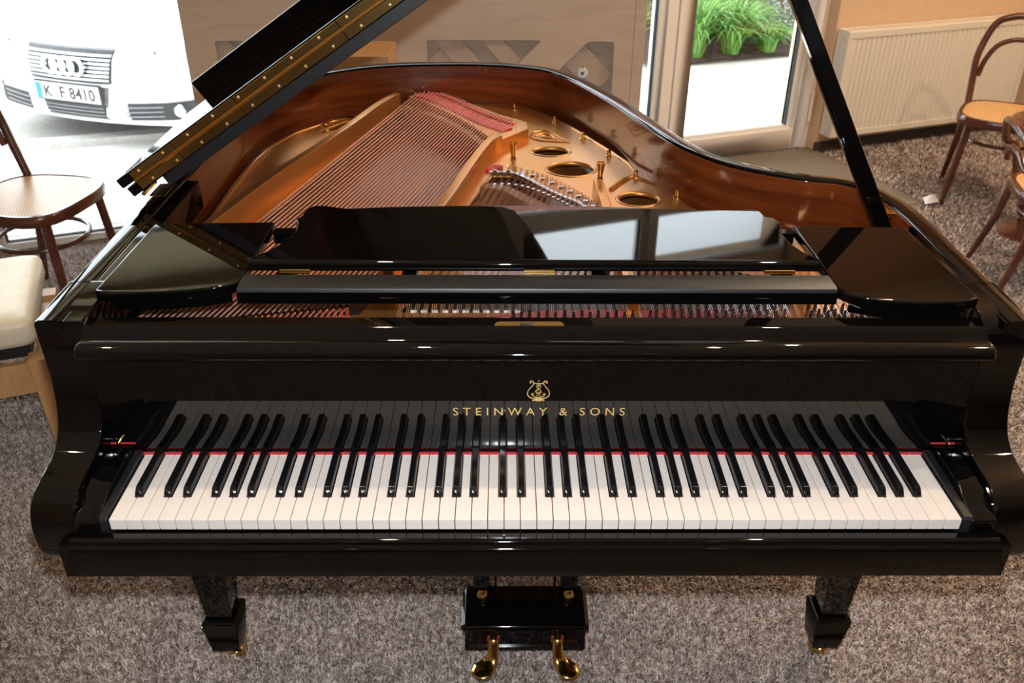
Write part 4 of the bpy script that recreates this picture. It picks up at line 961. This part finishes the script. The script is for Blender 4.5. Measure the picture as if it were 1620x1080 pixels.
# kerb and road under the car
kd = Vector((0.953, 0.303, 0)).normalized(); kn = Vector((-kd.y, kd.x, 0)); K0 = Vector((-3.30, 5.00, -0.40))
def kp(a, b, z): q = K0+kd*a+kn*b; return (q.x, q.y, z)
m = MB(); vs = [kp(a, b, z) for z in (-0.44, -0.345) for b in (-0.07, 0.06) for a in (-9, 2.2)]
m.add(vs, [(0, 2, 3, 1), (4, 5, 7, 6), (0, 1, 5, 4), (2, 6, 7, 3), (0, 4, 6, 2), (1, 3, 7, 5)]); tag(m.build('kerb', KERBM, bevel=0.01), kind='structure')
m = MB(); vs = [kp(a, b, z) for z in (-0.44, -0.385) for b in (0.06, 9) for a in (-9, 2.2)]
m.add(vs, [(0, 2, 3, 1), (4, 5, 7, 6), (0, 1, 5, 4), (2, 6, 7, 3), (0, 4, 6, 2), (1, 3, 7, 5)]); tag(m.build('road', ASPH), kind='structure')
# flower bed
m = MB(); m.add([(1.0, 5.66, 0.02), (3.2, 6.42, 0.02), (4.2, 7.6, 0.10), (3.6, 9.5, 0.12), (0.6, 8.4, 0.12), (0.7, 6.4, 0.10)], [(0, 1, 2, 3, 4, 5)])
tag(m.build('flower_bed_ground', SOIL), kind='structure')

def leafclump(n, h, spread, w, rng, z0=0.0):
    m = MB()
    for i in range(n):
        a = rng.uniform(0, 2*math.pi); r0 = rng.uniform(0, 0.07); L = h*rng.uniform(0.7, 1.25); out = spread*rng.uniform(0.3, 1.0)
        d = Vector((math.cos(a), math.sin(a), 0)); sd = Vector((-d.y, d.x, 0)); pts = []
        for j in range(7):
            t = j/6; z = L*(1.45*t-0.55*t*t-0.45*t**4*(out/spread)); pts.append(d*(r0+out*t**1.6)+Vector((0, 0, z)))
        vs = []
        for j, p in enumerate(pts):
            ww = w*(1-(j/6)**2*0.95); vs += [tuple(p-sd*ww), tuple(p+sd*ww)]
        m.add(vs, [(2*j, 2*j+1, 2*j+3, 2*j+2) for j in range(6)])
    return m
rng = random.Random(7)
for (x, y, s, lb) in ((1.38, 5.92, 1.15, 'bright green daylily clump outside the door, leftmost of the clumps'), (1.68, 6.02, 1.05, 'bright green daylily clump outside the door, in the middle of the clumps'), (1.98, 6.10, 0.55, 'smaller drooping green clump outside the door below the silvery bush'),
        (1.50, 6.42, 0.95, 'green daylily clump behind and between the two tall front clumps'), (1.90, 6.50, 0.85, 'green daylily clump behind the small drooping clump')):
    e = empty('daylily', (x, y, 0.03), label=lb, cat='plant', group='leafy clumps outside the door')
    leafclump(240, 0.42*s, 0.50*s, 0.0085, rng).build('leaves', LEAF, e, clean=False)
def bush(name, x, y, r, h, mat, label, n=1400, leaf=0.03, z0=0.05, group='bushes outside the door'):
    e = empty(name, (x, y, z0), label=label, cat='bush', group=group); m = MB(); rg = random.Random(int(x*100+y*37))
    for i in range(n):
        u = rg.uniform(-1, 1); a = rg.uniform(0, 2*math.pi); q = rg.uniform(0.55, 1.0); s = math.sqrt(1-u*u)
        lump = 1+0.18*math.sin(5*a+u*4)
        c = Vector((r*q*s*math.cos(a)*lump, r*q*s*math.sin(a)*lump, h*0.5+h*0.5*q*u)); 
        if c.z < 0.0: c.z = 0.01
        d = Vector((rg.gauss(0, 1), rg.gauss(0, 1), rg.gauss(0.4, 1))).normalized(); b = d.cross(Vector((rg.gauss(0, 1), rg.gauss(0, 1), 1))).normalized()
        l = leaf*rg.uniform(0.6, 1.3)
        m.add([tuple(c), tuple(c+d*l*0.5+b*l*0.28), tuple(c+d*l), tuple(c+d*l*0.5-b*l*0.28)], [(0, 1, 2, 3)])
    m.build('foliage', mat, e, clean=False)
    m = MB()
    for i in range(6):
        a = i*1.05; m.tube([(0, 0, 0), (r*0.25*math.cos(a), r*0.25*math.sin(a), h*0.4), (r*0.5*math.cos(a), r*0.5*math.sin(a), h*0.75)], [0.012*r/0.3, 0.008*r/0.3, 0.004*r/0.3], 5)
    m.build('branches', BARK, e)
bush('flowering_bush', 1.70, 6.86, 0.34, 1.0, LEAFY, 'yellow-green flowering bush behind the middle daylily clump', 2200, 0.045)
bush('flowering_bush', 1.0, 6.85, 0.30, 0.9, LEAFY, 'yellow-green flowering bush seen at the door\'s left stile', 1800, 0.045)
bush('silver_bush', 2.20, 6.42, 0.22, 0.62, LEAFS, 'silvery white-leaved bush behind the glazed door near its right stile', 2600, 0.026)
bush('silver_bush', 2.95, 7.3, 0.30, 0.9, LEAFS, 'silvery bush farther back behind the other silvery one', 2200, 0.035)
bush('flowering_bush', 2.2, 8.3, 0.55, 1.0, LEAFD, 'darker green bush at the back of the flower bed', 2200, 0.05)

# house across the street and trees (seen in the lacquer)
H = empty('brick_house', (3.0, 17.5, 0), math.radians(12), label='red brick house with white windows across the street, mirrored in the music desk', cat='house')
m = MB(); m.box(-9, 9, 0, 6, -0.5, 6.2); m.build('brick_wall', BRICK, H)
m = MB(); m.prism([(-0.4, 6.2), (3.0, 9.3), (6.4, 6.2)], -9.4, 9.4, lambda u, v, w: (w, u, v)); m.build('roof', pmat('roof_tile', (0.30, 0.10, 0.07), 0.8), H)
for z in (1.0, 3.9):
    for x in (-7.5, -5.2, -2.6, -0.3, 2.2, 4.6, 7.0):
        m = MB(); m.box(x-0.65, x+0.65, -0.06, 0.02, z, z+1.5); f_ = m.build('window', HOUSEW, H)
        m = MB(); m.box(x-0.55, x-0.05, -0.08, -0.05, z+0.1, z+1.4); m.box(x+0.05, x+0.55, -0.08, -0.05, z+0.1, z+1.4); m.build('pane', TINT, f_)
def tree(x, y, r, h, label):
    e = empty('tree', (x, y, -0.4), label=label, cat='tree', group='trees across the street'); m = MB(); rg = random.Random(int(x*10)+5)
    for i in range(2600):
        u = rg.uniform(-1, 1); a = rg.uniform(0, 2*math.pi); q = rg.uniform(0.45, 1.0); s = math.sqrt(1-u*u); lump = 1+0.2*math.sin(4*a+u*5)
        c = Vector((r*q*s*math.cos(a)*lump, r*q*s*math.sin(a)*lump, h*0.62+h*0.38*q*u)); d = Vector((rg.gauss(0, 1), rg.gauss(0, 1), rg.gauss(0, 1))).normalized(); b = d.cross(Vector((1, 0.3, 0.2))).normalized(); l = 0.32
        m.add([tuple(c), tuple(c+d*l*0.5+b*l*0.3), tuple(c+d*l), tuple(c+d*l*0.5-b*l*0.3)], [(0, 1, 2, 3)])
    m.build('crown', LEAFD, e, clean=False)
    MB().tube([(0, 0, 0), (0.05, 0, h*0.4), (0, 0.1, h*0.75)], [0.2, 0.14, 0.06], 8).build('trunk', BARK, e)
tree(-1.5, 11.5, 1.5, 5.2, 'green tree across the street left of the brick house windows'); tree(5.2, 12.0, 1.8, 5.6, 'green tree across the street, right of the middle of the house'); tree(9.5, 11.0, 1.6, 4.6, 'small green tree across the street far to the right')

# ------------------------------------------------------------------ parked car
CAR = empty('car', (-2.942, 4.983, -0.40), math.radians(-20), label='white parked car facing the left window, with oval ring badge and plate', cat='car')
CX = [-0.91, -0.88, -0.80, -0.68, -0.52, -0.35, -0.17, 0, 0.17, 0.35, 0.52, 0.68, 0.80, 0.88, 0.91]
CP = [(0.16, 0.17), (0.03, 0.20), (0.0, 0.26), (0.0, 0.38), (0.005, 0.50), (0.03, 0.62), (0.09, 0.705), (0.22, 0.765), (0.5, 0.83), (0.9, 0.90), (1.25, 0.95)]
def nose(x, y, z):
    ax = abs(x); yy = y + 0.22*ax*ax + (0.9*(ax-0.68)**2*4 if ax > 0.68 else 0)
    zz = z - (0.10*(ax/0.9)**4 if z > 0.6 else 0)
    return (x, yy, zz)
m = MB(); m.loft([[nose(x, y, z) for x in CX] for y, z in CP], closed_ring=False, cap=False)
for s in (-1, 1):
    side = [nose(s*0.91, y, z) for y, z in CP]
    m.add(side+[(s*0.91, 4.7, 0.85), (s*0.91, 4.8, 0.3)], [tuple(range(len(side)+2))])
m.add([(-0.91, 1.4, 0.85), (0.91, 1.4, 0.85), (0.91, 4.7, 0.85), (-0.91, 4.7, 0.85), (-0.91, 4.8, 0.3), (0.91, 4.8, 0.3)], [(0, 1, 2, 3), (3, 2, 5, 4)])
m.build('body', CARW, CAR, angle=50)
m = MB(); m.loft([[(-0.80, 1.15, 0.93), (0.80, 1.15, 0.93), (0.84, 4.3, 0.92), (-0.84, 4.3, 0.92)], [(-0.58, 1.95, 1.42), (0.58, 1.95, 1.42), (0.58, 3.6, 1.42), (-0.58, 3.6, 1.42)]]); m.build('greenhouse', TINT, CAR, bevel=0.03)
m = MB(); m.box(-0.60, 0.60, 1.9, 3.65, 1.405, 1.455); m.build('roof', CARW, CAR, bevel=0.02)
for x in (-0.80, 0.80):
    for y in (0.95, 3.75):
        m = MB(); m.lathe([(0.0, -0.11), (0.20, -0.11), (0.29, -0.10), (0.32, -0.07), (0.32, 0.07), (0.29, 0.10), (0.20, 0.11), (0.0, 0.11)], (x*1.0, y, 0.32), 28, axis='x'); m.build('wheel', RUBBER, CAR)
def onnose(x, z, d):
    # y on the nose at height z
    for (y0, z0), (y1, z1) in zip(CP[1:], CP[2:]):
        if z0 <= z <= z1: y = y0+(y1-y0)*(z-z0)/(z1-z0); break
    else: y = 0.0
    p = nose(x, y, 0.3); return (x, p[1]-d, z)
def patch(name, poly_fn, x0, x1, z0, z1, mat, d, nx=12, nz=3, par=None, thick=0.012):
    m = MB(); rows = []
    for layer in (0, 1):
        for j in range(nz+1):
            rows.append([(lambda u, v: onnose(u, v, d if layer == 0 else d-thick))(*poly_fn(i/nx, j/nz)) for i in range(nx+1)])
    F_ = rows[:nz+1]; Bk = rows[nz+1:]
    m.loft(F_, closed_ring=False, cap=False); m.loft(Bk, closed_ring=False, cap=False)
    m.loft([F_[0], Bk[0]], closed_ring=False, cap=False); m.loft([F_[-1], Bk[-1]], closed_ring=False, cap=False)
    m.loft([[r[0] for r in F_], [r[0] for r in Bk]], closed_ring=False, cap=False); m.loft([[r[-1] for r in F_], [r[-1] for r in Bk]], closed_ring=False, cap=False)
    return m.build(name, mat, par or CAR)
def trap(xa0, xa1, xb0, xb1, z0, z1): return lambda u, v: (xa0+(xa1-xa0)*u+((xb0+(xb1-xb0)*u)-(xa0+(xa1-xa0)*u))*v, z0+(z1-z0)*v)
patch('grille_frame', trap(-0.25, 0.25, -0.36, 0.36, 0.225, 0.685), 0, 0, 0, 0, GREYP, 0.006)
GR = patch('grille', trap(-0.33, 0.33, -0.35, 0.35, 0.475, 0.672), 0, 0, 0, 0, CARD, 0.010)
patch('badge_backing', trap(-0.15, 0.15, -0.15, 0.15, 0.53, 0.62), 0, 0, 0, 0, CARD, 0.028, par=GR)
for k in range(7):
    z = 0.490+k*0.025; w_ = 0.325+0.02*(k/6)
    patch('grille_bar', trap(-w_, w_, -w_, w_, z, z+0.011), 0, 0, 0, 0, CHROME, 0.022, par=GR)
patch('lower_grille', trap(-0.235, 0.235, -0.255, 0.255, 0.238, 0.325), 0, 0, 0, 0, CARD, 0.010)
for k in range(3): patch('grille_bar', trap(-0.245, 0.245, -0.245, 0.245, 0.256+k*0.024, 0.262+k*0.024), 0, 0, 0, 0, GREYP, 0.018, par=None)
patch('chrome_trim', trap(-0.33, 0.33, -0.335, 0.335, 0.452, 0.470), 0, 0, 0, 0, CARW, 0.02)
RG = None
for k in range(4):
    x = -0.108+k*0.072; q = onnose(x, 0.575, 0.045); m = MB()
    m.tube([(q[0]+0.052*math.cos(a), q[1], q[2]+0.052*math.sin(a)) for a in [2*math.pi*i/28 for i in range(28)]], 0.0125, 8, closed=True); m.build('badge_ring', CARW, CAR)
q = onnose(0, 0.40, 0.03)
m = MB(); m.box(-0.26, 0.26, q[1]-0.004, q[1]+0.004, 0.345, 0.455); NP = m.build('number_plate', PLATEW, CAR, bevel=0.003)
m = MB(); m.box(-0.258, -0.215, q[1]-0.0055, q[1]-0.003, 0.348, 0.452); m.build('plate_band', PLATEB, NP)
m = MB(); m.box(-0.27, 0.27, q[1]+0.003, q[1]+0.02, 0.335, 0.465); m.build('plate_holder', CARD, CAR)
flat_mesh('plate_text', None, INK, NP, 0.001, text='K  F 8410', size=0.106, spacing=1.04, shear=0.0022, xform=lambda x, y, z: (x*0.97+0.015, q[1]-0.0055+z, y*1.02+0.362))
for s in (-1, 1):
    patch('headlamp', (lambda s: (lambda u, v: (s*(0.44+0.42*u+0.05*(1-u)*v), 0.585+0.03*u+(0.115-0.02*u)*v)))(s), 0, 0, 0, 0, LAMPG, 0.008)
    p = onnose(s*0.60, 0.66, 0.012); m = MB(); m.lathe([(0.0, -0.02), (0.045, -0.014), (0.052, 0.0), (0.0, 0.002)], p, 20, axis='y'); m.build('headlamp_bulb', CHROME, CAR)
    FG = patch('fog_intake', (lambda s: (lambda u, v: (s*(0.42+0.42*u), 0.235+0.02*u+(0.115)*v)))(s), 0, 0, 0, 0, CARD, 0.008)
    for k in range(3): patch('intake_slat', (lambda s, k: (lambda u, v: (s*(0.40+0.26*u), 0.258+k*0.03+0.015*u+0.008*v)))(s, k), 0, 0, 0, 0, GREYP, 0.016, par=FG)
    p = onnose(s*0.755, 0.31, 0.02); m = MB(); m.lathe([(0.0, -0.012), (0.035, -0.012), (0.045, 0.0), (0.0, 0.004)], p, 20, axis='y'); m.build('fog_lamp', CHROME, CAR)
